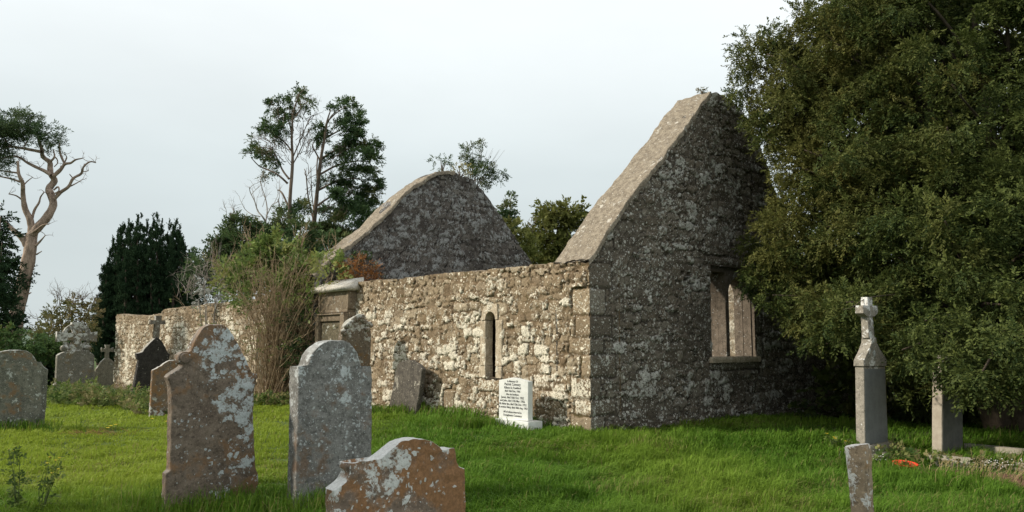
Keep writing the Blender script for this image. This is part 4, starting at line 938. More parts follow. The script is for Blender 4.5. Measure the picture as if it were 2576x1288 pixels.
cypress('dense one-sided cypress leaning right with foliage down its right side, behind the far gable', 39.5, (786, 900), 42,
    [([(778, 930), (784, 760), (786, 640), (790, 560), (799, 472), (807, 401), (816, 350), (823, 305), (832, 276)], 19, 3), ([(800, 470), (797, 430), (799, 392)], 5, 3), ([(818, 340), (812, 318), (809, 305)], 4, 1.5), ([(806, 405), (795, 385), (786, 365), (800, 345)], 5, 2), ([(824, 305), (845, 285), (870, 268)], 4, 2), ([(815, 350), (850, 330), (885, 312)], 5, 2), ([(808, 400), (850, 375), (900, 362), (930, 366)], 6, 2), ([(803, 440), (850, 415), (900, 405), (930, 408)], 6, 2), ([(798, 480), (850, 455), (900, 450), (930, 470)], 6, 2), ([(794, 520), (840, 490), (880, 480)], 6, 2), ([(790, 560), (776, 500), (770, 440), (766, 425)], 5, 2), ([(790, 540), (784, 480), (782, 420)], 3, 1.5), ([(788, 600), (830, 560), (870, 545)], 7, 3), ([(824, 310), (835, 290), (860, 268)], 4, 1.5)],
    [(800, 330, 22, 12), (792, 345, 14, 9), (810, 352, 14, 10), (838, 264, 10, 6), (855, 264, 22, 9), (880, 262, 14, 12), (890, 280, 20, 14), (905, 300, 20, 14), (912, 322, 20, 14), (868, 318, 34, 15), (890, 340, 26, 16), (920, 352, 26, 18), (936, 372, 18, 14), (870, 368, 34, 16), (850, 385, 20, 10), (905, 388, 28, 14), (930, 400, 24, 16), (880, 414, 28, 10), (940, 430, 14, 14), (910, 436, 30, 14), (880, 450, 30, 12), (930, 460, 26, 14), (848, 450, 20, 8), (900, 475, 36, 14), (940, 490, 16, 18), (870, 492, 38, 16), (840, 482, 18, 10), (915, 505, 34, 16), (880, 525, 50, 18), (835, 530, 34, 18), (900, 550, 60, 24), (840, 570, 50, 26), (800, 590, 40, 30), (870, 600, 60, 30), (808, 452, 12, 10), (830, 405, 14, 8), (950, 520, 16, 14)],
    [(840, 400, 30, 60, .8, .35, 30), (775, 470, 10, 40, .1, .9, 8), (840, 520, 40, 30, .6, .4, 14)], dens=235)
# bare sapling between
g = np.random.default_rng(43); t = tree('bare_tree', 'small leafless grey tree left of the two cypresses', 'tree', at(672, 900, 36.), G_T); mb = MB(); k = mpp(36.)
for pts, a, b in [([(676, 930), (674, 700), (672, 600), (668, 560), (660, 545), (648, 530), (640, 505), (630, 485), (627, 470)], 7, 1.5), ([(668, 560), (672, 530), (668, 500), (660, 475), (655, 450)], 4, 1.2), ([(672, 540), (685, 515), (700, 505), (705, 470)], 3, 1.2), ([(655, 545), (635, 540), (620, 530), (612, 520)], 3, 1), ([(650, 550), (620, 545), (590, 550), (583, 535)], 3, 1)]: limb(mb, pts, 36., a * k / 2, b * k / 2, g, .3, 5, 4)
for (x, y) in [(627, 475), (655, 452), (640, 505), (668, 500), (705, 480), (615, 524), (588, 545), (660, 520), (690, 512), (650, 530), (632, 490), (664, 470)]: twigs(mb, g, [at(x, y, 36.)], [np.array([g.normal(-.1, .4), .2, .9])], 36 * k, .9 * k, 3, 2, 3, .5, .15)
mb.build('trunk', M_PALETWIG, t, world=True)
def bush(name, label, cat, Y, base, seed, pads_, m, dens=34, size=.4, nl=9, ll=.16, lw=.035, group=G_T, droop=.1, up=0., bark=M_BARK, stems=5, wob=.6, tw=(), sr=1., **kw):
    g = np.random.default_rng(seed); t = tree(name, label, cat, at(*base, Y), group); mb = MB(); P = [ppad(*q[:4], (q[4] if len(q) > 4 else Y) + g.normal(0, wob), 1.2) for q in pads_]
    crown(mb, g, P, dens, size, nl, ll, lw, droop=droop, up=up, scatter=.28, **kw); mb.build('crown', m, t, world=True)
    mb = MB(); b0 = np.array(t.location); k = mpp(Y)
    for p in P[::max(1, len(P) // (stems * 2))]:
        q, R = smooth_line([b0 + [g.normal(0, .1), g.normal(0, .1), -.2], b0 * .5 + p[0] * .5 + [0, 0, .1], p[0]], [3 * k * sr, 2 * k * sr, .8 * k * sr], 5); mb.tube(q, R, 6)
    for (x, y, n, L) in tw: twigs(mb, g, [at(x + g.normal(0, 12), y + g.normal(0, 8), Y) for _ in range(n)], [np.array([g.normal(0, .5), .2 * g.normal(), .8]) for _ in range(n)], L * k, .9 * k, 3, 2, 3, .5, .1)
    mb.build('trunk', bark, t, world=True); return t
bush('scrub_tree', 'low bushy brown-green tree below the bare sapling, left of the cypresses', 'tree', 34., (590, 900), 44,
    [(560, 590, 26, 18), (600, 572, 30, 20), (636, 575, 26, 18), (660, 590, 22, 18), (540, 615, 26, 18), (575, 620, 34, 22), (620, 615, 36, 24), (660, 630, 34, 24), (515, 650, 22, 16), (505, 668, 18, 12), (555, 655, 34, 22), (600, 660, 40, 26), (650, 670, 40, 26), (690, 600, 24, 30), (705, 560, 18, 22), (720, 620, 30, 40), (500, 700, 24, 20), (540, 700, 40, 24), (600, 710, 50, 30), (660, 710, 50, 30), (720, 690, 40, 40), (760, 660, 40, 50), (810, 640, 40, 40), (850, 620, 30, 30), (760, 590, 26, 24)], L_CYP, dens=140, tw=[(590, 550, 6, 34), (560, 650, 10, 30), (600, 650, 14, 40), (690, 600, 10, 40)])
bush('round_tree', 'round olive-brown tree seen in the gap between the two gables', 'tree', 46., (1408, 880), 45,
    [(1400, 530, 34, 16), (1430, 526, 26, 14), (1370, 545, 26, 20), (1455, 540, 24, 18), (1408, 560, 44, 26), (1450, 575, 34, 26), (1360, 580, 26, 24), (1345, 610, 20, 20), (1390, 605, 44, 28), (1440, 620, 44, 28), (1360, 640, 30, 24), (1400, 650, 50, 24), (1450, 660, 44, 26), (1480, 560, 16, 16), (1350, 670, 30, 20), (1475, 600, 20, 30), (1410, 700, 70, 40)], L_OLIVE, dens=49, size=.5, ll=.22, lw=.06)
bush('scrub_tree', 'low olive scrub beside the right foot of the far gable', 'tree', 42., (1305, 880), 46, [(1295, 575, 20, 18), (1318, 590, 16, 16), (1300, 605, 28, 22), (1325, 620, 14, 24), (1310, 640, 30, 26), (1315, 690, 30, 30), (1270, 600, 20, 25)], L_OLIVE, dens=49, size=.5, ll=.22, lw=.05, tw=[(1330, 575, 4, 24)])
bush('small_conifer', 'small pointed blue-green conifer between the far gable and the round tree', 'tree', 44., (1282, 880), 47, [(1284, 500, 5, 9), (1281, 512, 9, 8), (1282, 524, 14, 8), (1280, 536, 16, 8), (1283, 548, 17, 8), (1280, 560, 15, 8), (1282, 580, 16, 14), (1282, 620, 16, 30)], L_CYP, dens=116, size=.4, wob=.1, up=.3, stems=2)
# dark columnar yew
g = np.random.default_rng(48); Yc = 45.; t = tree('columnar_yew', 'broad dark green clump of upright yew spires behind the low end of the church wall', 'tree', at(345, 900, Yc), G_T); mb = MB(); mt = MB()
sp = [(262, 690), (270, 655), (284, 612), (296, 590), (305, 573), (311, 579), (322, 566), (331, 558), (347, 557), (355, 554), (369, 566), (386, 549), (395, 555), (408, 568), (427, 563), (436, 576), (443, 565), (451, 576), (458, 610), (340, 600), (362, 620), (318, 640), (300, 660), (380, 610), (405, 630), (430, 620), (345, 680), (400, 690), (280, 700)]
for i, (x, y) in enumerate(sp):
    Ys = Yc + (g.normal(0, .8) if i < 19 else -1.4 + g.normal(0, .3)); b0 = at(358 + (x - 358) * 1.14, 905, Ys); tp = at(x, y + 6, Ys); n = 14
    f = np.linspace(.02, 1, n); 
    for q in f:
        c = b0 + (tp - b0) * q; r = (.60 * (1 - q) ** .55 + .05) * (1.0 if i < 19 else .95); Ln = np.linalg.norm(tp - b0) / n
        P, D, T = pad_sprays(g, c, (r, r, Ln * .8), int(20 + 420 * r), 6, .6, .45, 0, 2.6, .3, .2); leaves(mb, P, D, .20, 7, .085, .022, g, T, spread=.4)
    mt.tube([b0 - [0, 0, .3], (b0 + tp) / 2, tp - [0, 0, .6]], [.14, .08, .02], 5)
mb.build('crown', L_DARK, t, world=True); mt.build('trunk', M_DTWIG, t, world=True)
bush('small_conifer', 'narrow dark conifer spike just right of the clump of upright yew spires', 'tree', 47., (478, 890), 49, [(478, 637, 4, 8), (478, 650, 7, 9), (477, 664, 9, 10), (479, 680, 11, 12), (478, 700, 14, 14), (478, 730, 18, 20), (480, 770, 24, 26)], L_DARK, dens=145, size=.3, up=.9, stems=2, wob=.1)
bush('dark_conifer', 'dark dense conifer at the very left edge in front of the pine', 'tree', 30., (-20, 930), 50, [(-20, 520, 26, 20), (2, 545, 14, 14), (-10, 580, 26, 20), (5, 610, 12, 14), (-5, 640, 22, 22), (20, 665, 22, 16), (0, 690, 34, 22), (30, 700, 20, 14), (5, 730, 40, 24), (30, 740, 22, 18), (-10, 770, 40, 30), (20, 790, 26, 22), (-20, 830, 50, 30), (-50, 600, 40, 60), (-50, 700, 50, 60)], L_DARK, dens=121, size=.36, ll=.14, lw=.034)
bush('hawthorn_tree', 'loose brown-green small tree behind the ringed celtic cross', 'tree', 38., (170, 930), 51, [(150, 780, 24, 12), (175, 770, 20, 10), (205, 785, 22, 12), (225, 790, 16, 12), (130, 800, 26, 14), (165, 805, 30, 16), (200, 815, 34, 18), (110, 825, 26, 16), (150, 835, 40, 18), (215, 840, 26, 20), (190, 855, 40, 20), (130, 855, 40, 18), (95, 845, 16, 12), (185, 755, 10, 4), (225, 770, 14, 8), (230, 825, 14, 14)], L_BROWN, dens=43, size=.42, ll=.15, lw=.045, tw=[(150, 770, 10, 34), (190, 765, 12, 34), (225, 780, 8, 30), (110, 810, 6, 30)])
bush('cypress_hedge', 'cypress hedge with light green tufts above a dark bare underside', 'hedge', 29., (70, 1000), 52, [(8, 838, 22, 12, 28), (30, 832, 16, 10, 28), (0, 855, 40, 18, 28), (45, 852, 26, 16, 28), (85, 862, 30, 16, 28), (120, 858, 26, 16, 29), (140, 868, 20, 14, 29), (30, 880, 50, 20), (90, 885, 50, 20), (140, 885, 26, 20)], L_HEDGE, dens=150, size=.26, ll=.10, lw=.026, wob=.2)
bush('dark_hedge', 'dark brown shaded undergrowth beneath the cypress hedge', 'hedge', 30.5, (120, 1010), 53, [(x, y, 40, 30) for x in range(-20, 170, 44) for y in (900, 945, 985)], L_DARK, dens=75, size=.4, ll=.16, lw=.04, wob=.3)
# far trees closing the horizon
for i, (x, w_, h_, Y) in enumerate([(560, 70, 40, 70.), (1600, 80, 40, 80.), (2150, 90, 30, 75.), (2320, 90, 32, 72.), (2480, 80, 40, 78.), (2620, 80, 36, 74.)]):
    bush('far_tree', 'leafy tree far beyond the churchyard', 'tree', Y, (x, 890), 60 + i, [(x + dx_, 870 - h_ * b_, w_ * .45, h_ * .45) for dx_ in (-w_ * .6, 0, w_ * .6) for b_ in (.1, .8)] + [(x, 860 - h_ * 1.4, w_ * .4, h_ * .4)], L_HEDGE, dens=5, size=.9, ll=.45, lw=.12, group='far trees beyond the churchyard')

# ------------------------------------------------------------------ shrubs at the wall
g = np.random.default_rng(71); Yb = 22.2
t = tree('bare_shrub', 'large shrub of bare reddish-brown arching stems against the church wall', 'shrub', ground_at(690, 1010)); mb = MB(); b0 = np.array([*ground_at(690, 1010)[:2], -.15]); mp_ = mpp(22.2)
tips = []
for i in range(140):
    tx = 690 + g.normal(0, 78) * (1 if i % 3 else 1.35); ty = g.uniform(640, 900); Yt = Yb + g.normal(0, .55)
    tp = at(tx, ty, Yt); s0 = b0 + [g.normal(0, .22), g.normal(0, .18), 0]
    mid = s0 + (tp - s0) * .5 + np.array([-(tp[0] - s0[0]) * .16, g.normal(0, .1), .12 * abs(tp[0] - s0[0])]); m2 = s0 + (tp - s0) * .8 + g.normal(0, .07, 3)
    r = g.uniform(.006, .015); P, R = smooth_line([s0, mid, m2, tp], [r, r * .8, r * .55, r * .3], 4); mb.tube(P, R, 4); tips.append((tp, tp - m2))
    for q in (5, 7, 9):
        if q < len(P) and g.random() < .85: twigs(mb, g, [P[q]], [nrm(P[q] - P[q - 1]) + .6 * g.normal(size=3)], g.uniform(.4, .9), r * .5, 2, 1, 3, .5, .1)
for i in range(60):                                           # tall stems standing up through the leaves
    tx = g.uniform(580, 800); ty = g.uniform(605, 720) + abs(tx - 700) * .35; tp = at(tx, ty, Yb - .1 + g.normal(0, .4)); s0 = b0 + [g.normal(0, .25), g.normal(0, .2), 0]
    mid = s0 + (tp - s0) * .5 + np.array([-(tp[0] - s0[0]) * .2, 0, .2]); P, R = smooth_line([s0, mid, tp], [.017, .012, .004], 6); mb.tube(P, R, 4)
    for q in (6, 8, 10): twigs(mb, g, [P[q]], [nrm(P[q] - P[q - 1]) + .5 * g.normal(size=3)], g.uniform(.4, .9), .006, 2, 1, 3, .5, .15)
for i in range(70):                                           # stems arching to the right
    tx = g.uniform(740, 850); ty = g.uniform(700, 960); tp = at(tx, ty, Yb - .2 + g.normal(0, .4)); s0 = b0 + [g.normal(.15, .2), g.normal(0, .2), 0]
    mid = s0 + (tp - s0) * .55 + [0, 0, .35]; P, R = smooth_line([s0, mid, tp], [.011, .008, .003], 5); mb.tube(P, R, 4)
    for q in (5, 8): twigs(mb, g, [P[q]], [nrm(P[q] - P[q - 1]) + .6 * g.normal(size=3)], g.uniform(.4, .8), .004, 2, 1, 3, .5, .1)
mb.build('stems', M_TWIG, t, world=True)
mb = MB(); P = np.array([q[0] for q in tips]); P = np.repeat(P, 3, 0) + g.normal(0, .12, (len(P) * 3, 3)); leaves(mb, P, g.normal(size=P.shape) + [0, 0, .6], .22, 6, .07, .016, g, np.stack([g.random(len(P)), g.random(len(P))], -1)); mb.build('leaves', L_WEED, t, world=True)
mb = MB(); limb(mb, [(675, 1030), (690, 1022), (712, 1008), (735, 1000), (760, 992)], 21.8, .018, .006, g, .02, 5); 
tag(mb.build('fallen_branch', M_DRYG), 'pale broken branch lying at the foot of the bare brown shrub', 'branch')
g_ = np.random.default_rng(5); Lp = [(585, 700, 30, 16, 24.2), (620, 690, 36, 20, 24), (655, 660, 34, 22, 24), (690, 640, 36, 20, 24), (725, 625, 30, 18, 24), (760, 640, 30, 20, 23.8), (700, 680, 50, 26, 23.4), (650, 710, 46, 26, 23.4), (750, 690, 46, 28, 23.2), (600, 735, 36, 20, 23.8), (700, 730, 50, 24, 23.0), (640, 745, 40, 20, 23.2), (790, 670, 30, 22, 22.8), (812, 676, 28, 14, 22.2), (842, 668, 22, 11, 22.0), (838, 690, 26, 14, 22.0), (805, 705, 34, 22, 22.4), (770, 730, 34, 24, 22.4), (790, 760, 28, 22, 22.4), (760, 780, 26, 20, 22.4), (740, 615, 16, 8, 24), (752, 640, 16, 10, 23)] + [(g_.uniform(560, 850), 0, g_.uniform(6, 12), g_.uniform(7, 15), 23.2) for _ in range(34)]
Lp = [(p[0], max(p[1], 676), *p[2:]) if p[0] > 738 and p[1] else p for p in Lp]
Lp = [p if p[1] else (p[0], np.interp(p[0], [560, 640, 715, 745, 850], [690, 640, 612, 672, 696]) + g_.uniform(-16, 40), *p[2:]) for p in Lp]
bush('leafy_shrub', 'light green leafy shrub sprawling over the church wall above the bare brown stems', 'shrub', 23.2, (740, 980), 72, Lp, L_LIGHT, dens=58, size=.40, nl=9, ll=.15, lw=.034, group=None, bark=M_TWIG, stems=9, wob=.35, droop=-.1, up=.35, tw=[(640, 640, 8, 60), (760, 620, 6, 50), (560, 690, 8, 50), (830, 640, 5, 40)], spread=1.0, jit=.35)
bush('ivy_clump', 'dark ivy and shadowed shrub filling the gap left of the wall monument', 'shrub', 23.2, (775, 985), 73, [(770, 800, 34, 30, 22.6), (790, 840, 26, 34, 22.4), (770, 880, 34, 36, 22.4), (800, 790, 20, 20, 22.3), (760, 930, 34, 34, 22.4), (862, 652, 16, 10, 22.4), (900, 628, 14, 9, 22.6)], L_CYP, dens=121, size=.3, ll=.09, lw=.024, group=None, wob=.15)
bush('rust_conifer', 'rust-brown dead conifer bush rising behind the church wall beside the far gable', 'shrub', 21.9, (905, 985), 74, [(885, 668, 26, 14), (915, 664, 26, 12), (938, 684, 18, 14), (868, 680, 16, 12, 21.6), (890, 695, 28, 12), (915, 702, 30, 11), (872, 690, 12, 10), (905, 715, 34, 12)], L_RUST, dens=171, size=.26, ll=.075, lw=.012, group=None, bark=M_TWIG, wob=.1, tw=[(900, 675, 4, 30)])
bush('silver_shrub', 'pale silvery dead shrub standing on the low wall left of the leafy shrub', 'shrub', 28., (522, 960), 75, [(515, 725, 14, 12), (520, 745, 22, 12), (545, 735, 18, 10), (500, 755, 14, 8), (545, 755, 24, 10)], L_WHITE, dens=98, size=.3, ll=.09, lw=.024, group=None, wob=.15, bark=M_PALETWIG, tw=[(470, 745, 9, 40), (490, 735, 8, 44), (540, 700, 8, 60), (520, 700, 6, 40), (560, 730, 8, 40)])
# growth on the gables
g = np.random.default_rng(76)
bush('cypress_sapling', 'wispy cypress sapling growing out of the top of the far gable', 'sapling', 26.2, (1190, 445), 77, [(1176, 385, 12, 9), (1188, 375, 12, 8), (1204, 364, 9, 4), (1212, 360, 5, 3), (1180, 400, 12, 10), (1198, 405, 16, 9), (1215, 410, 16, 8), (1190, 420, 14, 10), (1215, 428, 20, 8), (1240, 425, 14, 7), (1258, 437, 12, 5), (1240, 442, 12, 7), (1225, 450, 12, 8), (1205, 440, 16, 10), (1208, 458, 12, 8), (1255, 452, 7, 6), (1270, 436, 5, 3), (1168, 378, 6, 6)], L_CYP, dens=330, size=.22, ll=.075, lw=.014, group=None, wob=.08, stems=6, sr=.28)
bpy.data.objects['cypress_sapling'].location.z = 6.8
for ch in bpy.data.objects['cypress_sapling'].children:
    co = np.empty(len(ch.data.vertices) * 3, np.float32); ch.data.vertices.foreach_get('co', co); co = co.reshape(-1, 3); dz = 6.8 - float(ground_z(*bpy.data.objects['cypress_sapling'].location[:2]))
    if ch.name.startswith('trunk'):
        wz = co[:, 2] + float(ground_z(*bpy.data.objects['cypress_sapling'].location[:2])); wz = 6.5 + (wz - wz.min()) / (wz.max() - wz.min()) * (wz.max() - 6.5); co[:, 2] = wz - 6.8
    else: co[:, 2] -= dz
    ch.data.vertices.foreach_set('co', co.ravel()); ch.data.update()
def tuft(name, label, cat, pads_, Y, m, seed, dens, size, ll, lw, stem=None):
    g = np.random.default_rng(seed); p0 = at(pads_[0][0], pads_[0][1] + pads_[0][3], Y); t = thing(name, label, cat, tuple(p0)); mb = MB()
    crown(mb, g, [ppad(*q, Y + g.normal(0, .06), 1.2) for q in pads_], dens, size, 8, ll, lw, droop=0, up=.2, scatter=.3); mb.build('foliage', m, t, world=True)
    mb = MB()
    for q in pads_: mb.tube([p0 - [0, 0, .25], (p0 + at(q[0], q[1], Y)) / 2 + g.normal(0, .03, 3), at(q[0], q[1], Y)], [.02, .013, .005], 5)
    mb.build('stem', M_BARK, t, world=True); return t
tuft('gable_plant', 'small dark evergreen sprig on the crest of the far gable, left of the cypress sapling', 'plant', [(1112, 408, 18, 9), (1098, 402, 9, 6), (1128, 404, 9, 7), (1110, 418, 16, 7)], 25.6, L_CYP, 78, 110, .2, .07, .014)
tuft('gable_ivy', 'yellowish ivy clump draped on the crest of the far gable', 'ivy', [(1158, 420, 16, 8), (1172, 428, 16, 8), (1150, 432, 12, 7), (1180, 440, 12, 8)], 25.4, L_YELL, 79, 120, .14, .055, .016)
tuft('gable_plant', 'tiny bushy seedling on the left crest of the near gable', 'plant', [(1768, 230, 6, 4), (1762, 228, 5, 3)], 17.4, L_BROWN, 80, 180, .1, .05, .010)
tuft('gable_plant', 'thin upright sprout on the right crest of the near gable', 'plant', [(1836, 238, 5, 4), (1826, 234, 3, 5), (1848, 246, 3, 3)], 17.5, L_CYP, 81, 160, .1, .05, .009)
tuft('wall_plant', 'leafy weed growing at the foot of the church corner', 'plant', [(1520, 1045, 9, 14), (1530, 1062, 14, 14), (1512, 1075, 12, 12), (1545, 1085, 18, 10)], 14.9, L_WEED, 82, 120, .16, .07, .018)
# trees added out of view on the left, to shade the foreground
for i, (x, y, h) in enumerate([(-17.0, -1.2, 16.5), (-20.0, 1.9, 15.5), (-15.0, -5.5, 15.0)]):
    g = np.random.default_rng(90 + i); t = tree('added_shade_tree', 'tall leafy tree added out of view to shade the foreground', 'tree', (x, y), 'added shade trees out of view'); mb = MB(); b0 = np.array(t.location)
    pd = []
    for q in range(46):
        d = nrm(g.normal(size=3)); pd.append((b0 + [0, 0, h * .58] + d * np.array([3.6, 3.6, h * .40]) * g.uniform(.35, 1), (1.25, 1.25, .95), g.random()))
    crown(mb, g, pd, 12, .5, 8, .26, .085); mb.build('crown', L_HEDGE, t, world=True)
    mt = MB(); mt.tube([b0 - [0, 0, .4], b0 + [.1, 0, h * .4], b0 + [0, .2, h * .8]], [.35, .25, .08], 9)
    for p in pd[::4]: mt.tube([b0 + [0, 0, h * .3], (b0 + [0, 0, h * .35] + p[0]) / 2 + [0, 0, .3], p[0]], [.12, .08, .03], 5)
    mt.build('trunk', M_BARK, t, world=True)

# ================================================================== ground and grass
M_GROUND = (lambda g: g.done(g.mix(g.step(g.noise(g.coord(), .9, 5, .6), .35, .65), (.040, .065, .014), (.075, .115, .022)), .95))(NG('lawn_soil'))
q = np.linspace(-1, 1, 261); xs = 18 * np.sinh(q * 4.1) / 4.1 * 1.6; ys = 10 + xs
X, Yg = np.meshgrid(xs, ys, indexing='ij'); Z = ground_z(X, Yg) * sst(220, 60, np.abs(X) + np.abs(Yg)) - .0
mb = MB(); mb.grid(np.stack([X, Yg, Z], -1), flip=False); V = np.vstack(mb.V); Fq = np.vstack(mb.Q)[:, ::-1]
tag(mesh_obj('ground', V, Fq, M_GROUND, smooth=True), kind='structure')
M_HILL = mat_plain('far_hill', (.09, .13, .10), (.14, .18, .13), .02, .95, 0)
mb = MB(); a = np.linspace(math.radians(40), math.radians(150), 120); prf = [(520, -2), (560, 5), (640, 13), (760, 18), (900, 15)]
P = np.array([[(r * math.cos(t), r * math.sin(t), z * (1 + .35 * math.sin(t * 9) + .2 * math.sin(t * 23 + 1)) * (.35 + .65 * float(sst(1.9, 2.25, t)))) for t in a] for r, z in prf]); mb.grid(P); tag(mb.build('hills', M_HILL, smooth=True), kind='structure')
M_SOIL = mat_plain('dry_grave_soil', (.085, .04, .024), (.15, .08, .05), 7, .97, .8, dist=.04)
sx = np.linspace(0, 1, 40); c0 = np.array(ground_at(2300, 1172)[:2]); c1 = np.array(ground_at(2760, 1226)[:2]); dv = (c1 - c0); nv_ = np.array([dv[1], -dv[0]]) / np.linalg.norm(dv)
if nv_[1] > 0: nv_ = -nv_
P = np.zeros((40, 12, 3))
for i, s_ in enumerate(sx):
    for j in range(12):
        f_ = j / 11; wd = 1.35 * math.sin(min(1, s_ * 2.2 + .1) * PI / 2) * (1 + .25 * math.sin(s_ * 17)); pt = c0 + dv * s_ + nv_ * (f_ * wd) ; P[i, j] = (*pt, float(ground_z(*pt)) + .02 + .035 * math.sin(f_ * PI))
mb = MB(); mb.grid(P); tag(mb.build('soil', M_SOIL, smooth=True), kind='structure')
def in_soil(x, y):
    dL = np.linalg.norm(dv); rx, ry = x - c0[0], y - c0[1]; a_ = (rx * dv[0] + ry * dv[1]) / dL; b_ = rx * nv_[0] + ry * nv_[1]
    return (a_ > .05) & (a_ < dL) & (b_ > -.62) & (b_ < 1.15 * np.sin(np.minimum(1, np.maximum(0, a_ / dL) * 2.2 + .1) * PI / 2) + .25 * vn(x * 3, y * 3, seed=77))
def blades(g, x, y, h, w, lean, hue, nseg=2):
    n = len(x); z = ground_z(x, y); a = g.uniform(0, 2 * PI, n); d = np.stack([np.cos(a), np.sin(a)], -1) * g.uniform(.05, .9, (n, 1)) + lean
    side = g.uniform(0, 2 * PI, n); s_ = np.stack([np.cos(side), np.sin(side), 0 * side], -1) * w[:, None]
    b = np.stack([x, y, z - .01], -1); m = b + np.stack([d[:, 0] * h * .28, d[:, 1] * h * .28, h * .62], -1)
    dl = np.linalg.norm(d, axis=1); tp = b + np.stack([d[:, 0] * h * .95, d[:, 1] * h * .95, h * np.clip(1.02 - .45 * dl, .3, 1)], -1)
    V = np.stack([b - s_, b + s_, m + s_ * .8, m - s_ * .8, tp], 1).reshape(-1, 3); o = np.arange(n)[:, None] * 5
    Q = o + np.array([0, 1, 2, 3]); T = o + np.array([3, 2, 4])
    return V, Q, T, np.repeat(hue, 5, 0)
g = np.random.default_rng(99); N = 520000
u_ = g.random(N); Yv = 6.0 * (32 / 6.0) ** (u_ ** 1.05); xv = g.uniform(-.74, .74, N) * Yv + g.uniform(-1, 1, N)
t_, s_ = to_church(xv, Yv); ok = ~((t_ > -.02) & (s_ > -.02) & (t_ < 9.4)); ok &= ~in_soil(xv, Yv) | (g.random(N) < .03)
ok &= ~((np.hypot(xv - bO[0] - .1, Yv - bO[1] + .15) < .55) & (g.random(N) < .85)); ok &= ~((xv > 5.7) & (Yv > 12.8) & (g.random(N) < .55)); xv, Yv = xv[ok], Yv[ok]; t_, s_ = t_[ok], s_[ok]
cl = fbm(xv * 1.1, Yv * 1.1, seed=50, oct=3); cl2 = vn(xv * 4.5, Yv * 4.5, seed=52); ln = np.stack([.45 + .5 * vn(xv * .8, Yv * .8, seed=53), -.1 + .5 * vn(xv * .8, Yv * .8, seed=54)], -1) + .3 * np.stack([vn(xv * 3, Yv * 3, seed=55), vn(xv * 3, Yv * 3, seed=56)], -1)
dw = np.minimum(np.maximum(-t_, 0) + 9 * (s_ < -.4), np.maximum(-s_, 0) + 9 * (t_ < -.4)); wallg = np.exp(-(dw / .55) ** 2) * sst(.6, 1.8, s_) * np.clip(.55 + .9 * vn(xv * 1.7, Yv * 1.7, seed=61), .1, 1.3)
h = .100 * (1 + .75 * cl + .6 * cl2) * g.uniform(.6, 1.5, len(xv)) * (1 + 1.7 * wallg)
lefty = sst(-1.5, -4, xv) * sst(8, 10, Yv); h *= (1 - .35 * lefty); h *= (1 + .35 * sst(-.5, 2, xv) * (Yv < 14))
h = np.clip(h, .025, .42); w = np.clip(.00052 * Yv, .0035, .016) * g.uniform(.7, 1.3, len(xv))
hue = np.stack([np.clip(.5 + .6 * cl + .3 * cl2 + g.normal(0, .22, len(xv)), 0, 1), np.clip(.05 + .85 * lefty + .5 * np.maximum(vn(xv * .5, Yv * .5, seed=58), 0), 0, 1), (g.random(len(xv)) < (.025 + .16 * wallg + .16 * sst(.25, .6, vn(xv * .9, Yv * .9, seed=66) + .3 * vn(xv * 3.1, Yv * 3.1, seed=67)))) * 1.], -1)  # left lawn tinted brighter: its sunlight is painted into the blades
V, Q, T, hc = blades(g, xv, Yv, h, w, ln, hue)
def mat_grass():
    g = NG('grass_blades'); a = g.attr(); col = g.mix(a[0], (.040, .112, .009), (.122, .236, .026)); col = g.mix(g.op('MULTIPLY', a[1], .6), col, (.37, .43, .055)); col = g.mix(g.op('MULTIPLY', a[2], .8), col, (.26, .23, .09))
    g.b.inputs['Specular IOR Level'].default_value = .12; g.done(col, .6); tr = g.new('ShaderNodeBsdfTranslucent'); g.put(tr.inputs[0], col); mx = g.new('ShaderNodeMixShader'); mx.inputs[0].default_value = .35
    g.L.new(g.b.outputs[0], mx.inputs[1]); g.L.new(tr.outputs[0], mx.inputs[2]); g.L.new(mx.outputs[0], g.out.inputs[0]); return g.m
M_GRASS = mat_grass()
tag(mesh_obj('grass', V, [Q, T], M_GRASS, col=hc), kind='stuff')
# weeds and tall grass in the neglected corner on the left, and round the stones
mb = MB(); g = np.random.default_rng(101)
def weed(n, x0, x1, y0, y1, Y0, Y1, hmax):
    for i in range(n):
        dx = g.uniform(x0, x1); Y = g.uniform(Y0, Y1); p = at(dx, 900, Y); p[2] = float(ground_z(p[0], p[1])); hh = g.uniform(.25, 1) * hmax; m = 5
        P = p + g.normal(0, .10, (m, 3)) * [1, 1, 0] + np.stack([0 * np.arange(m), 0 * np.arange(m), hh * (np.arange(m) + .4) / m], -1)
        leaves(mb, P, g.normal(size=(m, 3)) * .8 + [0, 0, .6], .22, 8, .085, .022, g, np.stack([g.random(m), np.full(m, g.random())], -1))
weed(110, 125, 245, 0, 0, 20.5, 23.5, .62); weed(110, 230, 400, 0, 0, 20, 23.5, .42); weed(40, 320, 430, 0, 0, 18.2, 20.5, .28); weed(40, 640, 760, 0, 0, 21.2, 22, .35)
tag(mb.build('weeds', L_WEED), kind='stuff')
mb = MB(); g = np.random.default_rng(102); n = 9000
xs_, ys_ = [], []
for (cx, cy, sx_, sy_, m_) in [(*bA[:2], .7, .35, 1500), (*bB[:2], .7, .35, 1800), (bW[0] - .34, bW[1] - .22, .45, .25, 1100), (*b9[:2], .6, .3, 700), (-1.3, 8.0, .7, .5, 1700), (*b1[:2], .8, .3, 700), (*b8[:2], .6, .3, 500), (*bP[:2], .7, .4, 150)]:
    xs_.append(g.normal(cx, sx_ * .6, m_)); ys_.append(g.normal(cy - .12, sy_ * .7, m_))
xx, yy = np.concatenate(xs_), np.concatenate(ys_); tt, s_ = to_church(xx, yy); k_ = ~((tt > 0) & (s_ > 0)); xx, yy = xx[k_], yy[k_]
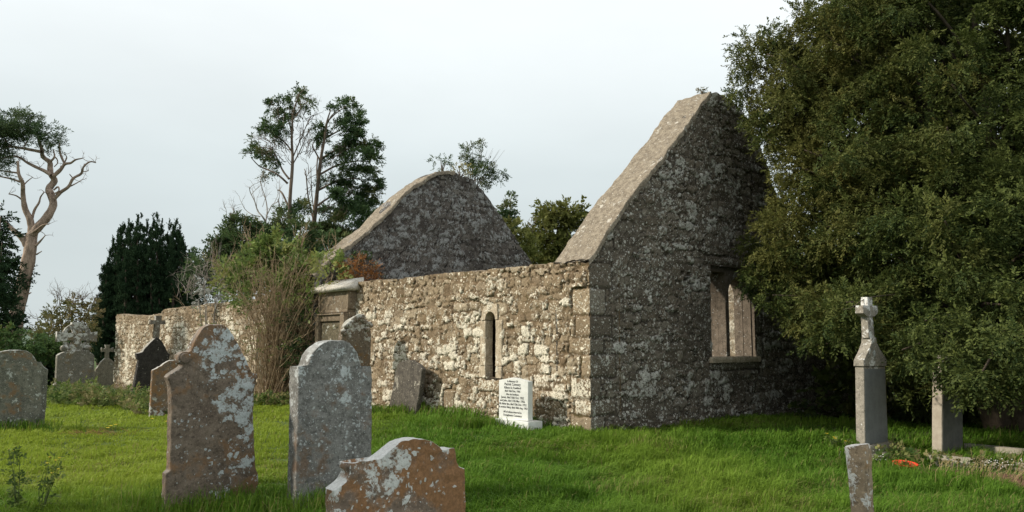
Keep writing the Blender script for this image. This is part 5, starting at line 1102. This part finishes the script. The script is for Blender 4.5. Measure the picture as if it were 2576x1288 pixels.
hh = g.uniform(.12, .34, len(xx)); V, Q, T, hc = blades(g, xx, yy, hh, np.clip(.0004 * yy, .003, .008), np.stack([g.normal(.1, .3, len(xx)), g.normal(0, .3, len(xx))], -1), np.stack([g.random(len(xx)) * .7, g.random(len(xx)) * .3, (g.random(len(xx)) < .1) * 1.], -1))
tag(mesh_obj('tall_grass', V, [Q, T], M_GRASS, col=hc), kind='stuff')
# dry stems and clover by the kerb
mb = MB(); g = np.random.default_rng(103)
for i in range(150):
    p = np.array(ground_at(g.uniform(2330, 2640), g.uniform(1195, 1250))); p[2] = float(ground_z(p[0], p[1])); d = np.array([g.normal(.35, .35), g.normal(0, .3), 1.]); L_ = g.uniform(.12, .4)
    mb.tube([p, p + d * L_ * .6, p + d * L_ + [.05, 0, -.06]], [.0022, .0018, .001], 3)
tag(mb.build('dry_grass', M_DRYG), kind='stuff')
mb = MB()
for i in range(50):
    p = np.array(ground_at(g.uniform(2240, 2640), 1150)); q_ = c0 + dv * g.random() - nv_ * g.uniform(.25, .7); p = np.array([*q_, float(ground_z(*q_)) + g.uniform(.04, .12)]); leaves(mb, p[None] + g.normal(0, .04, (3, 3)), g.normal(size=(3, 3)) + [0, 0, .5], .08, 6, .05, .02, g, np.stack([g.random(3), g.random(3)], -1))
for (a_, b_, n_) in [(2190, 1150, 26), (2250, 1140, 30), (2310, 1150, 22)]:
    for i in range(n_):
        p = np.array(ground_at(a_ + g.normal(0, 24), b_ + g.uniform(0, 22))); p[2] = float(ground_z(p[0], p[1])) + g.uniform(.02, .2); leaves(mb, p[None], g.normal(size=(1, 3)) + [0, 0, .6], .16, 8, .07, .02, g, np.array([[g.random(), g.random()]]))
tag(mb.build('clover', L_WEED), kind='stuff')
mb = MB()
for i in range(60):
    p = np.array(ground_at(*((g.uniform(2470, 2580), g.uniform(1180, 1205)) if i < 30 else (g.uniform(2180, 2235), g.uniform(1145, 1172))))); p[2] = float(ground_z(p[0], p[1])) + g.uniform(.08, .16)
    bm = bmesh.new(); bmesh.ops.create_icosphere(bm, subdivisions=1, radius=g.uniform(.004, .009)); mb.from_bm(bm, M=Matrix.Translation(p))
tag(mb.build('white_flowers', M_WFLOW), kind='stuff')
mb = MB(); c_ = np.array(ground_at(240, 1096))
for i in range(90):
    p = c_ + np.array([g.normal(0, .30), g.normal(0, .22), 0]); p[2] = float(ground_z(p[0], p[1])) + .03; a_ = g.uniform(0, 2 * PI); d = np.array([math.cos(a_), math.sin(a_), .35]) * g.uniform(.08, .2); mb.tube([p, p + d], [.003, .0015], 3)
tag(mb.build('dead_grass_patch', mat_plain('dead_grass', (.16, .08, .03), (.30, .17, .07), 6, .95, .1)), kind='stuff')
# ragwort and dandelions
def flower_head(mb, p, r, g, n=11):
    for k in range(n):
        a_ = 2 * PI * k / n + g.normal(0, .1); d = np.array([math.cos(a_), math.sin(a_), .25]); s_ = np.array([-math.sin(a_), math.cos(a_), 0]) * r * .22
        mb.add([p, p + d * r * .6 + s_, p + d * r, p + d * r * .6 - s_], [(0, 1, 2, 3)])
    bm = bmesh.new(); bmesh.ops.create_icosphere(bm, subdivisions=1, radius=r * .4); mb.from_bm(bm, M=Matrix.Translation(p) @ Matrix.Diagonal((1, 1, .5, 1)))
def ragwort(label, base, tips_, Y, fl, seed, group=None, leafy=1.0):
    g = np.random.default_rng(seed); x, y = base; p0 = np.array([x, y, float(ground_z(x, y))]); t = thing('ragwort', label, 'weed', tuple(p0), 0, group); ms, ml = MB(), MB()
    for (dx, dy) in tips_:
        tp = at(dx, dy, Y + g.normal(0, .05)); mid = (p0 + tp) / 2 + g.normal(0, .03, 3); P, R = smooth_line([p0, mid, tp], [.006, .0045, .002], 5); ms.tube(P, R, 4)
        n = max(3, int(len(P) * 1.2 * leafy)); Q_ = P[g.integers(1, len(P), n)]; leaves(ml, Q_, g.normal(size=(n, 3)) + [0, 0, .2], .10, 6, .045, .012, g, np.stack([g.random(n), g.random(n) * .5], -1))
        mf = MB(); flower_head(mf, tp, fl * 1.4, g); mf.build('flower_head', M_YFLOW, t, world=True)
    ms.build('stem', M_FERN, t, world=True); ml.build('leaves', L_WEED, t, world=True); return t
p = ground_at(40, 1300); ragwort('tall dark ragwort with faded heads nearest the left edge of the lawn', p[:2], [(22, 1130), (34, 1134), (48, 1140), (30, 1170)], p[1], .006, 1)
p = ground_at(105, 1290); ragwort('taller yellow-headed ragwort on the lawn left of the rust-brown headstone', p[:2], [(125, 1150), (140, 1158), (150, 1152), (148, 1180), (118, 1165), (130, 1190)], p[1], .013, 2, leafy=.5)
p = ground_at(2110, 1135); ragwort('ragwort with four yellow heads left of the grey cross monument', p[:2], [(2098, 1100), (2101, 1103), (2128, 1110), (2136, 1113), (2080, 1091)], p[1], .022, 3)
proto = None
for (dx, dy) in [(418, 1077), (426, 1080), (278, 1088), (290, 1085), (270, 1093), (382, 1068)]:
    x, y, _ = ground_at(dx, dy); zz_ = float(ground_z(x, y))
    if proto is None:
        proto = thing('dandelion', 'small yellow dandelion flower in the sunlit grass', 'flower', (x, y, zz_), 0, 'dandelions on the lawn'); mf, ms = MB(), MB(); g = np.random.default_rng(4); flower_head(mf, np.array([0, 0, .12]), .04, g); ms.tube([(0, 0, 0), (.005, 0, .06), (0, 0, .12)], [.004, .003, .003], 5)
        mf.build('flower_head', M_YFLOW, proto); ms.build('stem', M_FERN, proto)
    else:
        c_ = proto.copy(); C.objects.link(c_); c_.location = (x, y, zz_); c_.rotation_euler.z = dx
        for ch in proto.children: d_ = ch.copy(); C.objects.link(d_); d_.parent = c_

# ================================================================== light, sky, camera
SUN_AZ = nrm(np.array([*(-TT * math.cos(math.radians(35)) + SS * math.sin(math.radians(35))), 0]))
EL = math.radians(32)
sd = np.array([SUN_AZ[0] * math.cos(EL), SUN_AZ[1] * math.cos(EL), math.sin(EL)])
sun = bpy.data.lights.new('sun', 'SUN'); sun.energy = 4.1; sun.angle = math.radians(2.5); sun.color = (1., .905, .755)
so = bpy.data.objects.new('sun', sun); C.objects.link(so); so.rotation_euler = Vector(sd).to_track_quat('Z', 'Y').to_euler()
w = bpy.data.worlds.new('World'); bpy.context.scene.world = w; w.use_nodes = True; nt = w.node_tree; N_, L_ = nt.nodes, nt.links
bg = N_['Background']; sky = N_.new('ShaderNodeTexSky'); sky.sky_type = 'NISHITA'; sky.sun_disc = False; sky.sun_elevation = EL; sky.sun_rotation = math.atan2(sd[0], sd[1])
sky.air_density = 1.; sky.dust_density = 2.5
bg.inputs['Strength'].default_value = .10
tc = N_.new('ShaderNodeTexCoord'); sx_ = N_.new('ShaderNodeSeparateXYZ'); L_.new(tc.outputs['Generated'], sx_.inputs[0])
rp = N_.new('ShaderNodeValToRGB'); L_.new(sx_.outputs[2], rp.inputs[0]); e = rp.color_ramp.elements
cols = [(0.0, (.66, .735, .745)), (.10, (.665, .74, .75)), (.21, (.76, .84, .85)), (.36, (1.0, 1.06, 1.07)), (.50, (1.08, 1.12, 1.12)), (1., (.90, .95, .98))]
while len(e) < len(cols): e.new(.5)
for q, (p_, c_) in zip(e, cols): q.position = p_; q.color = (*c_, 1)
nz = N_.new('ShaderNodeTexNoise'); nz.inputs['Scale'].default_value = 2.2; nz.inputs['Detail'].default_value = 5; nz.inputs['Roughness'].default_value = .5
mpn = N_.new('ShaderNodeMapping'); mpn.inputs['Scale'].default_value = (1, 1, 2.6); L_.new(tc.outputs['Generated'], mpn.inputs[0]); L_.new(mpn.outputs[0], nz.inputs['Vector'])
mr = N_.new('ShaderNodeMapRange'); L_.new(nz.outputs['Fac'], mr.inputs[0]); mr.inputs[1].default_value = .3; mr.inputs[2].default_value = .7; mr.inputs[3].default_value = .93; mr.inputs[4].default_value = 1.05
# the sky behind the camera is made brighter, to lift the shaded sides
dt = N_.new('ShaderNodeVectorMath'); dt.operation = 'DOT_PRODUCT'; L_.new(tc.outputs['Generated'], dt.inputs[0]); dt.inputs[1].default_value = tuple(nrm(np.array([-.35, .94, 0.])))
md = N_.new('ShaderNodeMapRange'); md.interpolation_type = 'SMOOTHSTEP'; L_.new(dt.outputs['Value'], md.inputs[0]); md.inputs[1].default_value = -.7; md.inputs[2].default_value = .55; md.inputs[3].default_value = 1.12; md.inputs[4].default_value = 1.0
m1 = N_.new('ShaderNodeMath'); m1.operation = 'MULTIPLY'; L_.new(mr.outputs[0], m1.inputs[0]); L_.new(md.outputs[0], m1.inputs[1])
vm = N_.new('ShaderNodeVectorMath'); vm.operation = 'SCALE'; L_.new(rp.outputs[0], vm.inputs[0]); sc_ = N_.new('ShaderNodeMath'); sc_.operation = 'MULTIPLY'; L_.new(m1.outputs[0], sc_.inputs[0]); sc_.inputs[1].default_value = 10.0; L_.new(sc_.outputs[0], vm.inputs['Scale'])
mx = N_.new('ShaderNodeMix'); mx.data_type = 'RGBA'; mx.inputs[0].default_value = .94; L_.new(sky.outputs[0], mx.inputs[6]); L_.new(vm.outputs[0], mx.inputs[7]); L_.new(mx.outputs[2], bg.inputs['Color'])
cam = bpy.data.cameras.new('camera'); cam.sensor_width = 36; cam.lens = FP / 1024 * 36; cam.clip_end = 3000; cam.clip_start = .1
co = bpy.data.objects.new('camera', cam); C.objects.link(co); co.location = (0, 0, EYE); co.rotation_euler = (PI / 2 + PITCH, 0, 0)
sc = bpy.context.scene; sc.camera = co
sc.view_settings.view_transform = 'Standard'; sc.view_settings.look = 'None'; sc.view_settings.exposure = 0; sc.view_settings.gamma = 1
